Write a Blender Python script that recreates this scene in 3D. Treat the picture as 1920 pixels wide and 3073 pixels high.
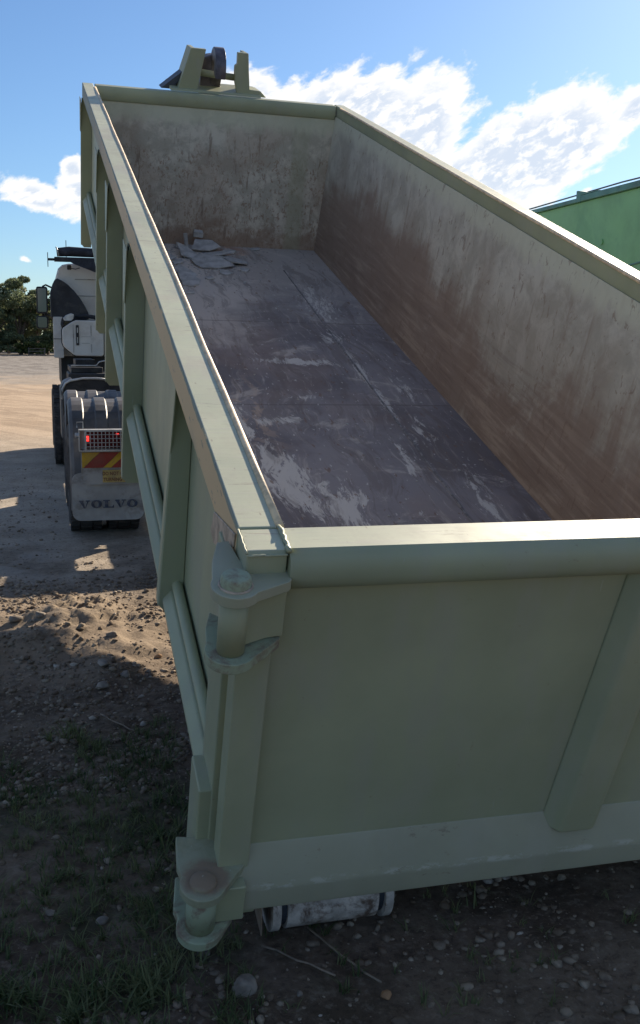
import bpy, bmesh, math, random
import numpy as np
from mathutils import Vector, Matrix, noise as mnoise

S = bpy.context.scene
for o in list(bpy.data.objects):
    bpy.data.objects.remove(o)
COL = S.collection
rng = np.random.default_rng(7)
random.seed(7)

# ------------------------------------------------------------------ camera
cam = bpy.data.cameras.new("camera")
cam_ob = bpy.data.objects.new("camera", cam)
COL.objects.link(cam_ob)
S.camera = cam_ob
cam.sensor_fit = 'HORIZONTAL'
cam.sensor_width = 36.0
cam.lens = 3032.84 / 1920 * 36.0
cam.clip_start = 0.05
cam.clip_end = 3000
PITCH, YAW, ROLL = -0.16677, 0.26692, 0.0129
fwd = Vector((math.sin(YAW) * math.cos(PITCH), math.cos(YAW) * math.cos(PITCH), math.sin(PITCH)))
rgt = Vector((math.cos(YAW), -math.sin(YAW), 0))
upv = rgt.cross(fwd)
r2 = rgt * math.cos(ROLL) + upv * math.sin(ROLL)
u2 = -rgt * math.sin(ROLL) + upv * math.cos(ROLL)
cm = Matrix((r2, u2, -fwd)).transposed().to_4x4()
cm.translation = (0, 0, 1.72)
cam_ob.matrix_world = cm

# ------------------------------------------------------------------ light and sky
SUN_AZ, SUN_EL = math.radians(42), math.radians(27)      # azimuth from +Y towards +X
SKY = 0.060
sun = bpy.data.lights.new("sun", 'SUN')
sun.energy = 5.0
sun.angle = math.radians(0.55)
sun.color = (1.0, 0.86, 0.68)
sun_ob = bpy.data.objects.new("sun", sun)
COL.objects.link(sun_ob)
sd = Vector((math.sin(SUN_AZ) * math.cos(SUN_EL), math.cos(SUN_AZ) * math.cos(SUN_EL), math.sin(SUN_EL)))
sun_ob.rotation_euler = sd.to_track_quat('Z', 'Y').to_euler()
sun_ob.location = sd * 60

S.view_settings.view_transform = 'Standard'
S.view_settings.look = 'None'
S.view_settings.gamma = 1
S.view_settings.use_curve_mapping = False
S.view_settings.exposure = 0.80


class NT:
    """small helper for writing node trees"""
    def __init__(s, tree):
        s.t = tree; s.n = tree.nodes; s.l = tree.links; s.k = 1.0

    def put(s, node, key, v):
        if v is None: return
        if isinstance(v, bpy.types.NodeSocket): s.l.new(v, node.inputs[key])
        else: node.inputs[key].default_value = v

    def m(s, op, a, b=None, c=None, clamp=False):
        n = s.n.new('ShaderNodeMath'); n.operation = op; n.use_clamp = clamp
        s.put(n, 0, a); s.put(n, 1, b); s.put(n, 2, c)
        return n.outputs[0]

    def vm(s, op, a, b=None):
        n = s.n.new('ShaderNodeVectorMath'); n.operation = op
        s.put(n, 0, a); s.put(n, 1, b)
        return n.outputs[0]

    def xyz(s, x, y, z=0.0):
        n = s.n.new('ShaderNodeCombineXYZ'); s.put(n, 0, x); s.put(n, 1, y); s.put(n, 2, z); return n.outputs[0]

    def sep(s, v):
        n = s.n.new('ShaderNodeSeparateXYZ'); s.put(n, 0, v); return n.outputs

    def noise(s, vec, scale=1.0, detail=4.0, rough=0.55, dist=0.0):
        n = s.n.new('ShaderNodeTexNoise'); s.put(n, 'Vector', vec)
        n.inputs['Scale'].default_value = scale; n.inputs['Detail'].default_value = detail
        n.inputs['Roughness'].default_value = rough; n.inputs['Distortion'].default_value = dist
        if s.k == 1.0: return n.outputs['Fac']
        return s.m('MULTIPLY_ADD', n.outputs['Fac'], s.k, 0.5 - 0.5 * s.k)

    def vor(s, vec, scale=1.0, feature='F1', rand=1.0):
        n = s.n.new('ShaderNodeTexVoronoi'); n.feature = feature; s.put(n, 'Vector', vec)
        n.inputs['Scale'].default_value = scale; n.inputs['Randomness'].default_value = rand
        return n.outputs[0]

    def ramp(s, v, lo, hi):
        """smooth 0..1 step"""
        n = s.n.new('ShaderNodeMapRange'); n.interpolation_type = 'SMOOTHSTEP'
        s.put(n, 0, v); s.put(n, 1, lo); s.put(n, 2, hi)
        return n.outputs[0]

    def mix(s, f, a, b):
        n = s.n.new('ShaderNodeMix'); n.data_type = 'RGBA'
        s.put(n, 0, f)
        for k, v in ((6, a), (7, b)):
            if isinstance(v, (tuple, list)): v = tuple(v) + (1,) if len(v) == 3 else v
            s.put(n, k, v)
        return n.outputs[2]

    def mul(s, a, b): return s.m('MULTIPLY', a, b)
    def add(s, a, b): return s.m('ADD', a, b)

    def scale(s, vec, x, y, z):
        return s.vm('MULTIPLY', vec, (x, y, z))

    def blob(s, X, Y, cx, cy, rx, ry, rot=0.0):
        """soft elliptical mask 1 in the centre, 0 at the rim"""
        dx = s.m('SUBTRACT', X, cx); dy = s.m('SUBTRACT', Y, cy)
        c, sn = math.cos(rot), math.sin(rot)
        a = s.add(s.mul(dx, c / rx), s.mul(dy, sn / rx))
        b = s.add(s.mul(dx, -sn / ry), s.mul(dy, c / ry))
        d = s.m('SQRT', s.add(s.mul(a, a), s.mul(b, b)))
        return s.ramp(d, 1.0, 0.0)


world = bpy.data.worlds.new("World")
S.world = world
world.use_nodes = True
W = NT(world.node_tree)
for n in list(W.n): W.n.remove(n)
wout = W.n.new('ShaderNodeOutputWorld')
bg = W.n.new('ShaderNodeBackground')
bg.inputs['Strength'].default_value = SKY
W.l.new(bg.outputs[0], wout.inputs[0])
sky = W.n.new('ShaderNodeTexSky')
sky.sky_type = 'NISHITA'
sky.sun_disc = False
sky.sun_elevation = SUN_EL
sky.sun_rotation = SUN_AZ
sky.air_density = 1.0
sky.dust_density = 0.35
sky.ozone_density = 2.0
tc = W.n.new('ShaderNodeTexCoord')
dirv = W.vm('NORMALIZE', tc.outputs['Generated'])
dx, dy, dz = W.sep(dirv)
az = W.mul(W.m('ARCTAN2', dx, dy), 180 / math.pi)
el = W.mul(W.m('ARCSINE', dz), 180 / math.pi)


def cloud_density():
    th = math.radians(24)
    c, s_ = math.cos(th), math.sin(th)
    u = W.add(W.mul(az, c), W.mul(el, s_))
    v = W.add(W.mul(az, -s_), W.mul(el, c))
    p = W.xyz(W.mul(u, 0.78), W.mul(v, 1.30), 3.3)
    big = W.noise(p, 0.42, 9, 0.60, 0.5)
    p2 = W.xyz(W.mul(u, 0.58), W.mul(v, 1.05), 9.1)
    fine = W.noise(p2, 1.7, 7, 0.60, 0.25)
    n = W.add(W.mul(big, 0.62), W.mul(fine, 0.38))
    th2 = math.radians
    bl = None
    for cx, cy, rx, ry, rot, k in ((17.0, 12.0, 10.5, 3.6, 4, 1.15), (20.5, 11.4, 6.0, 4.2, 60, 1.1), (26.5, 9.9, 8.2, 4.4, 24, 1.3),
                                (22.5, 9.2, 5.5, 2.0, 20, .8), (31.5, 12.0, 3.0, 1.8, 35, .9), (0.2, 7.2, 4.0, 1.4, -18, 1.05), (2.2, 7.6, 1.7, 2.2, 60, 1.05),
                                (-0.75, 4.1, 0.8, 0.34, -20, .55), (1.9, 8.8, 1.2, 1.3, 40, 1.0), (11.0, 12.6, 4.0, 2.4, 10, 1.0), (29.3, 8.0, .9, .45, 20, .8)):
        m = W.mul(W.blob(az, el, cx, cy, rx, ry, math.radians(rot)), k)
        bl = m if bl is None else W.m('MAXIMUM', bl, m)
    # scattered clouds all round outside these groups
    cov = W.ramp(W.noise(W.xyz(W.mul(az, 0.055), W.mul(el, 0.12), 5.0), 1.0, 2, 0.5), 0.52, 0.66)
    # kept away from the stretch of clear sky that the picture shows
    near = W.blob(az, el, 15, 8, 34, 24)
    cov = W.mul(cov, W.m('SUBTRACT', 1.0, W.ramp(near, 0.0, 0.22)))
    bl = W.m('MAXIMUM', bl, W.mul(cov, 0.62))
    d = W.add(n, W.mul(bl, 0.50))
    dens = W.ramp(d, 0.64, 0.80)
    dens = W.mul(dens, W.ramp(bl, 0.02, 0.25))
    dens = W.mul(dens, W.ramp(el, 0.5, 3.0))
    return dens, d, fine


dens, dcl, fine = cloud_density()
body = W.ramp(dcl, 0.78, 0.98)
body = W.mul(body, W.ramp(fine, 0.60, 0.42))
ccol = W.mix(body, (10.6, 10.4, 10.1), (7.0, 7.7, 8.8))
tint = W.n.new('ShaderNodeMix'); tint.data_type = 'RGBA'; tint.blend_type = 'MULTIPLY'
tint.inputs[0].default_value = 1.0
W.l.new(sky.outputs[0], tint.inputs[6]); tint.inputs[7].default_value = (0.70, 0.90, 1.14, 1)
wc = W.mix(W.mul(dens, 0.93), tint.outputs[2], ccol)
W.l.new(wc, bg.inputs['Color'])


# ------------------------------------------------------------------ materials
def new_mat(name):
    m = bpy.data.materials.new(name); m.use_nodes = True
    t = NT(m.node_tree); t.k = 1.45
    b = m.node_tree.nodes['Principled BSDF']
    return m, t, b


def setin(t, b, **k):
    names = dict(base='Base Color', rough='Roughness', metal='Metallic', spec='Specular IOR Level', normal='Normal', coat='Coat Weight',
                 emit='Emission Color', es='Emission Strength', alpha='Alpha', trans='Transmission Weight', ior='IOR')
    for a, v in k.items():
        if isinstance(v, tuple) and len(v) == 3: v = v + (1,)
        t.put(b, names[a], v)


def bump(t, h, strength=0.3, dist=0.01, nrm=None):
    n = t.n.new('ShaderNodeBump'); n.inputs['Strength'].default_value = strength
    n.inputs['Distance'].default_value = dist; t.put(n, 'Height', h)
    if nrm is not None: t.put(n, 'Normal', nrm)
    return n.outputs[0]


def objc(t):
    n = t.n.new('ShaderNodeTexCoord'); return n.outputs['Object']


def simple(name, col, rough=0.6, metal=0.0, var=0.25, scale=6.0, bumpk=0.15, spec=0.4, dirt=(0.12, 0.10, 0.08), dirtk=0.0):
    m, t, b = new_mat(name)
    p = objc(t)
    n = t.noise(p, scale, 6, 0.6)
    dark = tuple(c * (1 - var) for c in col); lite = tuple(min(1, c * (1 + var)) for c in col)
    c = t.mix(t.ramp(n, 0.3, 0.7), dark, lite)
    if dirtk:
        d = t.ramp(t.noise(t.vm('ADD', p, (3, 5, 1)), scale * 0.7, 8, 0.68, 0.4), 0.5, 0.72)
        c = t.mix(t.mul(d, dirtk), c, dirt)
    setin(t, b, base=c, rough=t.add(t.mul(t.noise(p, scale * 2.2, 4), 0.25), rough - 0.12), metal=metal, spec=spec)
    setin(t, b, normal=bump(t, t.noise(p, scale * 7, 5, 0.6), bumpk, 0.004))
    return m


def paint(name, top=False, col=(0.365, 0.382, 0.245), sill=False):
    """pale green sprayed enamel of the bin, with dust, runs and scratches"""
    m, t, b = new_mat(name)
    p = objc(t)
    n1 = t.noise(p, 1.3, 5, 0.6)
    n2 = t.noise(t.scale(p, 1, 1, 0.28), 9.0, 6, 0.62)
    c = t.mix(t.ramp(n1, 0.3, 0.7), tuple(v * 0.90 for v in col), tuple(v * 1.08 for v in col))
    # dust film
    c = t.mix(t.mul(t.ramp(n2, 0.45, 0.75), 0.35), c, (0.37, 0.36, 0.29))
    # rust coloured dirt and scuffs
    sp = t.noise(t.vm('ADD', p, (7, 2, 4)), 26, 7, 0.72, 0.3)
    c = t.mix(t.mul(t.ramp(sp, 0.72, 0.80), 0.40), c, (0.20, 0.14, 0.10))
    sp2 = t.noise(t.scale(p, 60, 60, 5), 1.0, 3, 0.6)
    c = t.mix(t.mul(t.ramp(sp2, 0.84, 0.92), 0.3), c, (0.50, 0.52, 0.45))
    h = t.add(t.mul(t.noise(p, 1.7, 3, 0.5), 3.0), t.mul(t.noise(p, 240, 2, 0.5), 0.02))
    # paint rubbed thin on the arrises
    bv = t.n.new('ShaderNodeBevel'); bv.samples = 4; bv.inputs['Radius'].default_value = 0.007
    ge = t.n.new('ShaderNodeNewGeometry')
    dp = t.n.new('ShaderNodeVectorMath'); dp.operation = 'DOT_PRODUCT'
    t.l.new(bv.outputs[0], dp.inputs[0]); t.l.new(ge.outputs['Normal'], dp.inputs[1])
    ed = t.ramp(t.m('SUBTRACT', 1.0, dp.outputs['Value']), 0.02, 0.16)
    en = t.noise(t.scale(p, 9, 9, 9), 1.6, 8, 0.72)
    c = t.mix(t.mul(t.mul(ed, t.ramp(en, 0.42, 0.62)), 0.42), c, (0.50, 0.49, 0.40))
    c = t.mix(t.mul(t.mul(ed, t.ramp(en, 0.66, 0.74)), 0.6), c, (0.20, 0.13, 0.09))
    if sill:      # chipped front arris
        x, y, z = t.sep(p)
        e = t.ramp(t.m('ABSOLUTE', t.m('SUBTRACT', z, 0.364)), 0.014, 0.003)
        e = t.mul(e, t.ramp(t.noise(t.scale(p, 14, 14, 30), 1.0, 6, .7), .48, .60))
        c = t.mix(t.mul(e, .7), c, (0.50, 0.50, 0.42))
        c = t.mix(t.mul(t.ramp(t.noise(t.scale(p, 9, 30, 16), 1.0, 6, .7), .68, .76), .6), c, (0.17, 0.13, 0.10))
    if top:
        # long scuffs across the rail and bare worn spots
        s1 = t.noise(t.scale(p, 5, 70, 5), 1.0, 6, 0.68, 0.3)
        c = t.mix(t.mul(t.ramp(s1, 0.56, 0.68), 0.42), c, (0.50, 0.48, 0.40))
        s2 = t.noise(t.vm('ADD', t.scale(p, 7, 46, 5), (4, 1, 0)), 1.0, 6, 0.72, 0.6)
        c = t.mix(t.mul(t.ramp(s2, 0.64, 0.71), 0.5), c, (0.25, 0.19, 0.15))
        s3 = t.noise(t.scale(p, 3, 1.6, 3), 1.0, 5, 0.6, 0.3)
        c = t.mix(t.mul(t.ramp(s3, 0.52, 0.72), 0.45), c, (0.47, 0.43, 0.36))
        s4 = t.vor(t.scale(p, 30, 11, 10), 1.0)
        c = t.mix(t.mul(t.ramp(s4, 0.10, 0.05), 0.5), c, (0.23, 0.17, 0.13))
        h = t.add(h, t.mul(s1, 0.25))
    setin(t, b, base=c, rough=t.add(0.36, t.mul(n2, 0.30)), spec=0.45, normal=bump(t, h, 0.22, 0.006))
    return m


def tan_face():
    """outer face of the long top rail, rubbed through to tan undercoat along its middle"""
    m, t, b = new_mat('worn_tan_rail_face')
    p = objc(t); x, y, z = t.sep(p)
    n = t.noise(t.scale(p, 1, 3.2, 9), 1.3, 8, 0.7, 0.3)
    edge = t.add(t.ramp(z, 1.390, 1.366), t.mul(t.m('SUBTRACT', n, 0.5), 1.8))
    k = t.ramp(edge, 0.15, 0.45)
    k = t.mul(k, t.ramp(t.noise(t.scale(p, 1, 0.5, 1), 1.5, 3), 0.15, 0.3))
    k = t.mul(k, t.ramp(y, 7.2, 3.0))
    c = t.mix(t.ramp(n, .4, .65), (0.24, 0.27, 0.23), (0.27, 0.29, 0.20))
    c = t.mix(k, c, (0.70, 0.50, 0.28))
    ch = t.noise(t.scale(p, 20, 10, 42), 1.0, 5, 0.6)
    c = t.mix(t.mul(t.ramp(ch, 0.68, 0.74), 0.6), c, (0.17, 0.17, 0.18))
    setin(t, b, base=c, rough=0.6, spec=0.3, normal=bump(t, n, 0.2, 0.004))
    return m


def interior(name, kind):
    m, t, b = new_mat(name)
    p = objc(t); x, y, z = t.sep(p)
    if kind == 'floor':
        # slide marks run along the bin (y)
        wob = t.mul(t.m('SUBTRACT', t.noise(t.scale(p, 1.6, .8, 1), 1.0, 3), 0.5), 0.35)
        px = t.add(x, wob)
        pl = t.xyz(t.mul(px, 19), t.mul(y, 1.5), 0.0)
        st = t.noise(pl, 1.0, 8, 0.70, 0.08)
        pc = t.xyz(t.mul(x, 1.9), t.mul(t.add(y, t.mul(t.m('SINE', t.mul(x, 3.1)), .18)), 3.6), 2.0)
        sw = t.noise(pc, 1.0, 9, 0.72, 0.12)           # sideways swipes
        big = t.noise(p, 1.1, 6, 0.62, 0.3)
        c = t.mix(t.ramp(big, 0.35, 0.65), (0.185, 0.165, 0.172), (0.300, 0.275, 0.282))
        c = t.mix(t.mul(t.ramp(t.noise(t.vm('ADD', p, (5, 1, 0)), 0.9, 5), 0.5, 0.68), 0.20), c, (0.370, 0.228, 0.150))
        c = t.mix(t.mul(t.ramp(st, 0.54, 0.80), 0.60), c, (0.615, 0.544, 0.486))
        c = t.mix(t.mul(t.ramp(sw, 0.60, 0.74), 0.60), c, (0.612, 0.546, 0.493))
        # dusty pale zone at the far end and on the left
        zone = t.add(t.mul(t.ramp(y, 4.2, 6.6), t.ramp(x, 1.75, 0.95)), t.mul(t.m('SUBTRACT', big, 0.5), 1.3))
        zone = t.ramp(zone, 0.25, 0.75)
        c = t.mix(t.mul(zone, 0.85), c, (0.612, 0.546, 0.493))
        fz = t.mul(t.ramp(t.add(y, t.mul(t.m('SUBTRACT', sw, .5), 2.2)), 4.9, 7.2), 0.60)
        c = t.mix(fz, c, (0.602, 0.544, 0.496))
        # chalky scuffs near the door
        sc = None
        for cx, cy, rx, ry, rot, k in ((0.88, 2.95, 0.22, 0.95, 8, 1.0), (1.10, 2.62, 0.17, 0.5, 10, 1.0), (0.75, 3.6, .14, .7, 0, .8), (1.20, 2.75, .12, .3, 0, .9), (1.95, 2.7, .10, .6, -5, .8), (1.78, 4.4, .07, 1.6, 0, .75), (1.85, 6.2, .3, .9, 0, .6),
                                       (1.35, 4.75, 0.55, 0.13, -6, .8), (0.95, 3.72, .35, .10, 8, .75), (1.65, 3.2, .10, .5, -6, .6),
                                       (1.9, 3.6, .12, .35, 0, .6), (1.75, 5.3, .25, .3, 0, .6), (2.0, 4.3, .1, .45, 0, .55), (1.02, 2.5, .35, .25, 0, .5), (1.25, 4.1, .3, .09, 5, .5)):
            q = t.mul(t.blob(x, y, cx, cy, rx, ry, math.radians(rot)), k)
            sc = q if sc is None else t.m('MAXIMUM', sc, q)
        pm = t.add(t.mul(sc, 0.75), t.mul(t.m('SUBTRACT', t.noise(t.xyz(t.mul(px, 17), t.mul(y, 3.4), 7.0), 1.0, 10, 0.80, 0.15), 0.5), 2.4))
        pm = t.mul(t.ramp(pm, 0.34, 0.52), t.ramp(sc, 0.02, 0.3))
        c = t.mix(t.mul(pm, 0.92), c, (0.660, 0.630, 0.590))
        dk = t.noise(t.xyz(t.mul(px, 9), t.mul(y, 1.1), 13.0), 1.0, 8, 0.72, 0.15)
        c = t.mix(t.mul(t.ramp(dk, 0.50, 0.38), 0.45), c, (0.172, 0.139, 0.125))
        ov = t.mul(t.ramp(t.noise(t.xyz(t.mul(x, 5), t.mul(y, 3), 3.0), 1.0, 7, .7, 1.0), .52, .60), t.blob(x, y, .82, 3.9, .35, .9))
        c = t.mix(t.mul(ov, .6), c, (0.579, 0.423, 0.310))
        # cross joints of the plates
        for yy in (3.98, 5.62):
            ln = t.ramp(t.m('ABSOLUTE', t.m('SUBTRACT', t.add(y, t.mul(wob, .03)), yy)), 0.014, 0.004)
            c = t.mix(t.mul(ln, 0.55), c, (0.148, 0.127, 0.119))
        # rusty corner stain
        ru = t.mul(t.blob(x, y, 1.36, 7.72, 0.28, 0.30), t.ramp(t.noise(p, 7, 7, .65), 0.36, 0.6))
        c = t.mix(t.mul(ru, 0.8), c, (0.418, 0.197, 0.099))
        chips = t.noise(t.xyz(t.mul(x, 26), t.mul(y, 9), 1.0), 1.0, 4, 0.6)
        c = t.mix(t.mul(t.ramp(chips, 0.69, 0.73), 0.75), c, (0.221, 0.139, 0.099))
        wch = t.noise(t.xyz(t.mul(x, 34), t.mul(y, 14), 4.0), 1.0, 4, 0.6)
        c = t.mix(t.mul(t.ramp(wch, 0.71, 0.76), 0.7), c, (0.660, 0.630, 0.590))
        h = t.add(t.mul(st, 0.5), t.mul(sw, 0.5))
        setin(t, b, base=c, rough=t.add(0.50, t.mul(big, 0.18)), spec=0.30, metal=0.0, normal=bump(t, h, 0.35, 0.006))
    elif kind == 'side':
        # right hand wall; y along the bin, z up
        st = t.noise(t.xyz(0.0, t.mul(t.add(y, t.mul(z, .35)), 1.3), t.mul(z, 21)), 1.0, 9, 0.70, 0.35)   # lengthwise drag marks
        vs = t.noise(t.xyz(0.0, t.mul(y, 11), t.mul(z, 1.1)), 1.0, 8, 0.68, 0.4)   # vertical streaks
        big = t.noise(p, 0.95, 7, 0.62, 0.35)
        cl = t.noise(t.vm('ADD', p, (1, 3, 8)), 3.2, 9, 0.70, 0.5)
        c = t.mix(t.ramp(cl, 0.35, 0.68), (0.414, 0.377, 0.312), (0.565, 0.529, 0.448))
        # brown rust haze in the lower part
        lowk = t.add(t.ramp(z, 1.12, 0.30), t.mul(t.m('SUBTRACT', big, 0.5), 1.9))
        lowk = t.add(lowk, t.mul(t.m('SUBTRACT', vs, 0.5), 0.6))
        rb = t.ramp(lowk, 0.12, 0.75)
        gz = t.blob(y, z, 3.35, 0.85, 0.95, 0.75)      # pale patch where paint held
        rb = t.mul(rb, t.m('SUBTRACT', 1.0, t.mul(t.ramp(t.add(gz, t.mul(t.m('SUBTRACT', cl, .5), .8)), 0.1, 0.45), 0.8)))
        c = t.mix(t.mul(rb, 0.88), c, (0.275, 0.195, 0.150))
        c = t.mix(t.mul(t.mul(t.ramp(st, 0.50, 0.66), t.ramp(z, 0.95, 0.1)), 0.45), c, (0.566, 0.451, 0.347))
        c = t.mix(t.mul(t.mul(t.ramp(st, 0.46, 0.34), t.ramp(z, 1.0, 0.2)), 0.5), c, (0.207, 0.146, 0.113))
        c = t.mix(t.mul(t.ramp(vs, 0.60, 0.72), 0.38), c, (0.295, 0.220, 0.168))
        # broad dark vertical bands behind the ribs
        for yy, wd in ((3.95, .16), (5.35, .20), (7.3, .22), (2.35, .12)):
            bn = t.ramp(t.m('ABSOLUTE', t.m('SUBTRACT', t.add(y, t.mul(t.m('SUBTRACT', cl, .5), .25)), yy)), wd, wd * .3)
            c = t.mix(t.mul(t.mul(bn, t.ramp(z, 1.2, 0.9)), 0.35), c, (0.307, 0.231, 0.179))
        # clean green band under the rim
        topk = t.ramp(t.add(z, t.mul(t.m('SUBTRACT', vs, 0.5), 0.16)), 1.13, 1.24)
        c = t.mix(t.mul(topk, 0.75), c, (0.615, 0.607, 0.467))
        gouge = t.noise(t.xyz(0.0, t.mul(y, 15), t.mul(z, 8)), 1.0, 6, 0.7, 1.2)
        c = t.mix(t.mul(t.ramp(gouge, 0.63, 0.68), 0.55), c, (0.234, 0.158, 0.115))
        g2 = t.noise(t.xyz(3.0, t.mul(t.add(y, t.mul(z, .6)), 34), t.mul(z, 2.5)), 1.0, 4, 0.6, 0.3)
        c = t.mix(t.mul(t.ramp(g2, 0.80, 0.90), 0.3), c, (0.660, 0.630, 0.558))
        setin(t, b, base=c, rough=t.add(0.42, t.mul(big, 0.25)), spec=0.38, normal=bump(t, t.add(t.mul(st, .4), t.add(t.mul(cl, .4), t.mul(big, 1.2))), 0.30, 0.008))
    else:
        vs = t.noise(t.xyz(t.mul(x, 17), 0.0, t.mul(z, 2.2)), 1.0, 8, 0.70, 0.3)
        cl = t.noise(p, 5.5, 10, 0.74, 0.3)
        big = t.noise(t.vm('ADD', p, (2, 0, 5)), 1.4, 6, 0.6, 0.3)
        c = t.mix(t.ramp(cl, 0.38, 0.64), (0.468, 0.429, 0.353), (0.652, 0.601, 0.505))
        sp = t.noise(t.scale(p, 38, 10, 22), 1.0, 6, 0.75, 0.4)
        zk = t.add(t.ramp(z, 1.15, 0.65), t.mul(t.m('SUBTRACT', big, 0.5), 1.2))
        c = t.mix(t.mul(t.mul(t.ramp(sp, 0.54, 0.66), t.ramp(zk, .1, .7)), 0.70), c, (0.258, 0.151, 0.099))
        c = t.mix(t.mul(t.ramp(t.add(big, t.mul(zk, .2)), 0.55, 0.75), 0.40), c, (0.357, 0.255, 0.188))
        c = t.mix(t.mul(t.mul(t.ramp(vs, 0.60, 0.70), t.ramp(z, 1.25, 1.0)), 0.65), c, (0.209, 0.139, 0.099))
        lo = t.ramp(t.add(z, t.mul(t.m('SUBTRACT', cl, 0.5), 0.5)), 0.34, 0.10)
        c = t.mix(t.mul(lo, 0.62), c, (0.282, 0.174, 0.119))
        gb = t.ramp(t.m('ABSOLUTE', t.m('SUBTRACT', x, 2.0)), 0.11, 0.05)
        c = t.mix(t.mul(gb, 0.55), c, (0.382, 0.370, 0.257))
        tp = t.ramp(t.add(z, t.mul(t.m('SUBTRACT', vs, 0.5), 0.2)), 1.08, 1.20)
        c = t.mix(t.mul(tp, 0.7), c, (0.602, 0.607, 0.456))
        setin(t, b, base=c, rough=0.6, spec=0.3, normal=bump(t, t.add(cl, t.mul(sp, .4)), 0.30, 0.006))
    return m


def rusty(name, base=(0.335, 0.385, 0.265), amount=0.5):
    m, t, b = new_mat(name)
    p = objc(t)
    n = t.noise(p, 14, 8, 0.7, 0.4)
    g = t.n.new('ShaderNodeNewGeometry')
    c = t.mix(t.ramp(t.add(n, (amount - .5) * .5), 0.40, 0.70), base, (0.22, 0.165, 0.12))
    c = t.mix(t.mul(t.ramp(t.noise(p, 45, 5, .6), 0.78, 0.88), .5), c, (0.48, 0.47, 0.42))
    setin(t, b, base=c, rough=0.62, spec=0.3, normal=bump(t, n, 0.35, 0.004))
    return m


M = {}
M['paint'] = paint('pale_green_paint')
M['sill'] = paint('dusty_sill_paint', False, (0.345, 0.345, 0.25), True)
M['paint_sunlit_top'] = paint('pale_green_paint_scuffed_sunlit', True, (0.54, 0.56, 0.40))  # scuffed paint whose base is lightened; sun on the rail tops put into its colour
M['tan'] = tan_face()
M['floor'] = interior('scuffed_wear_floor', 'floor')
M['side'] = interior('scuffed_side_lining', 'side')
M['front'] = interior('scuffed_front_lining', 'front')
M['rust'] = rusty('rusted_lug', amount=0.45)
M['rust2'] = rusty('rusted_lower_lug', (0.27, 0.26, 0.20), amount=0.62)
def rust_lug():
    m, t, b = new_mat('lug_rusty_round_pin')
    p = objc(t); x, y, z = t.sep(p)
    n = t.noise(p, 16, 8, 0.7, 0.3)
    k = t.add(t.blob(x, y, -.035, -.03, .11, .10), t.mul(t.m('SUBTRACT', n, .5), .8))
    c = t.mix(t.ramp(n, .3, .7), (0.29, 0.30, 0.20), (0.34, 0.35, 0.25))
    c = t.mix(t.mul(t.ramp(k, .2, .6), .85), c, (0.24, 0.165, 0.115))
    c = t.mix(t.mul(t.ramp(t.noise(p, 50, 5, .6), .72, .85), .6), c, (0.5, 0.5, 0.45))
    setin(t, b, base=c, rough=0.6, spec=0.3, normal=bump(t, n, 0.4, 0.004))
    return m


M['rust2'] = rust_lug()
M['dusty'] = paint('dusty_green_paint', False, (0.37, 0.375, 0.26))
M['lip'] = simple('bare_worn_lip', (0.74, 0.57, 0.36), 0.5, 0.0, 0.2, 25, 0.2, 0.5)
M['scuff'] = simple('bare_scuffed_steel', (0.42, 0.33, 0.25), 0.5, 0.0, 0.3, 18, 0.2, 0.5)
M['weld'] = simple('weld_seam', (0.22, 0.21, 0.215), 0.55, 0.0, 0.35, 30, 0.3)
M['board'] = simple('broken_plasterboard', (0.46, 0.45, 0.44), 0.8, 0, 0.18, 9, 0.15, 0.2, (0.2, 0.17, 0.15), 0.35)
M['black'] = simple('black_plastic', (0.022, 0.023, 0.027), 0.55, 0, 0.3, 6, 0.1, 0.35, (0.10, 0.09, 0.08), 0.35)
M['fabric'] = simple('dark_tarp_mesh', (0.030, 0.034, 0.046), 0.7, 0, 0.35, 9, 0.3, 0.3)
M['tyre'] = simple('dusty_tyre_rubber', (0.055, 0.052, 0.052), 0.8, 0, 0.3, 8, 0.2, 0.2, (0.18, 0.15, 0.125), 0.5)
M['guard'] = simple('dusty_grey_guard', (0.10, 0.098, 0.10), 0.5, 0, 0.2, 5, 0.1, 0.4, (0.19, 0.17, 0.15), 0.4)
M['cab'] = simple('white_cab_paint', (0.62, 0.60, 0.56), 0.35, 0, 0.06, 2, 0.03, 0.5, (0.36, 0.31, 0.26), 0.35)
M['flap'] = simple('dirty_white_flap', (0.36, 0.35, 0.33), 0.7, 0, 0.12, 5, 0.1, 0.3, (0.17, 0.14, 0.115), 0.75)
M['flapdark'] = simple('dark_flap_lettering', (0.06, 0.07, 0.10), 0.7, 0, 0.3, 20, 0.1, 0.3, (0.24, 0.21, 0.18), 0.5)
M['metal'] = simple('galvanised_steel', (0.50, 0.50, 0.49), 0.42, 0.5, 0.15, 8, 0.1)
M['chassis'] = simple('dark_chassis_steel', (0.035, 0.035, 0.038), 0.6, 0.1, 0.3, 6, 0.1, 0.3, (0.12, 0.10, 0.08), 0.4)
M['yellow'] = simple('yellow_marker', (0.60, 0.36, 0.03), 0.5, 0, 0.12, 8, 0.05, 0.4, (0.22, 0.17, 0.1), 0.4)
M['red'] = simple('red_marker', (0.33, 0.045, 0.03), 0.5, 0, 0.12, 8, 0.05, 0.4, (0.15, 0.09, 0.07), 0.4)
M['stk'] = simple('faded_yellow_sticker', (0.52, 0.38, 0.13), 0.6, 0, 0.15, 9, 0.05, 0.3, (0.25, 0.21, 0.16), 0.5)
M['stktext'] = simple('sticker_lettering', (0.20, 0.10, 0.05), 0.6, 0, 0.2, 20, 0.05)
M['lens'] = simple('dark_red_lens', (0.10, 0.012, 0.015), 0.2, 0, 0.2, 8, 0.02, 0.6)
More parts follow.
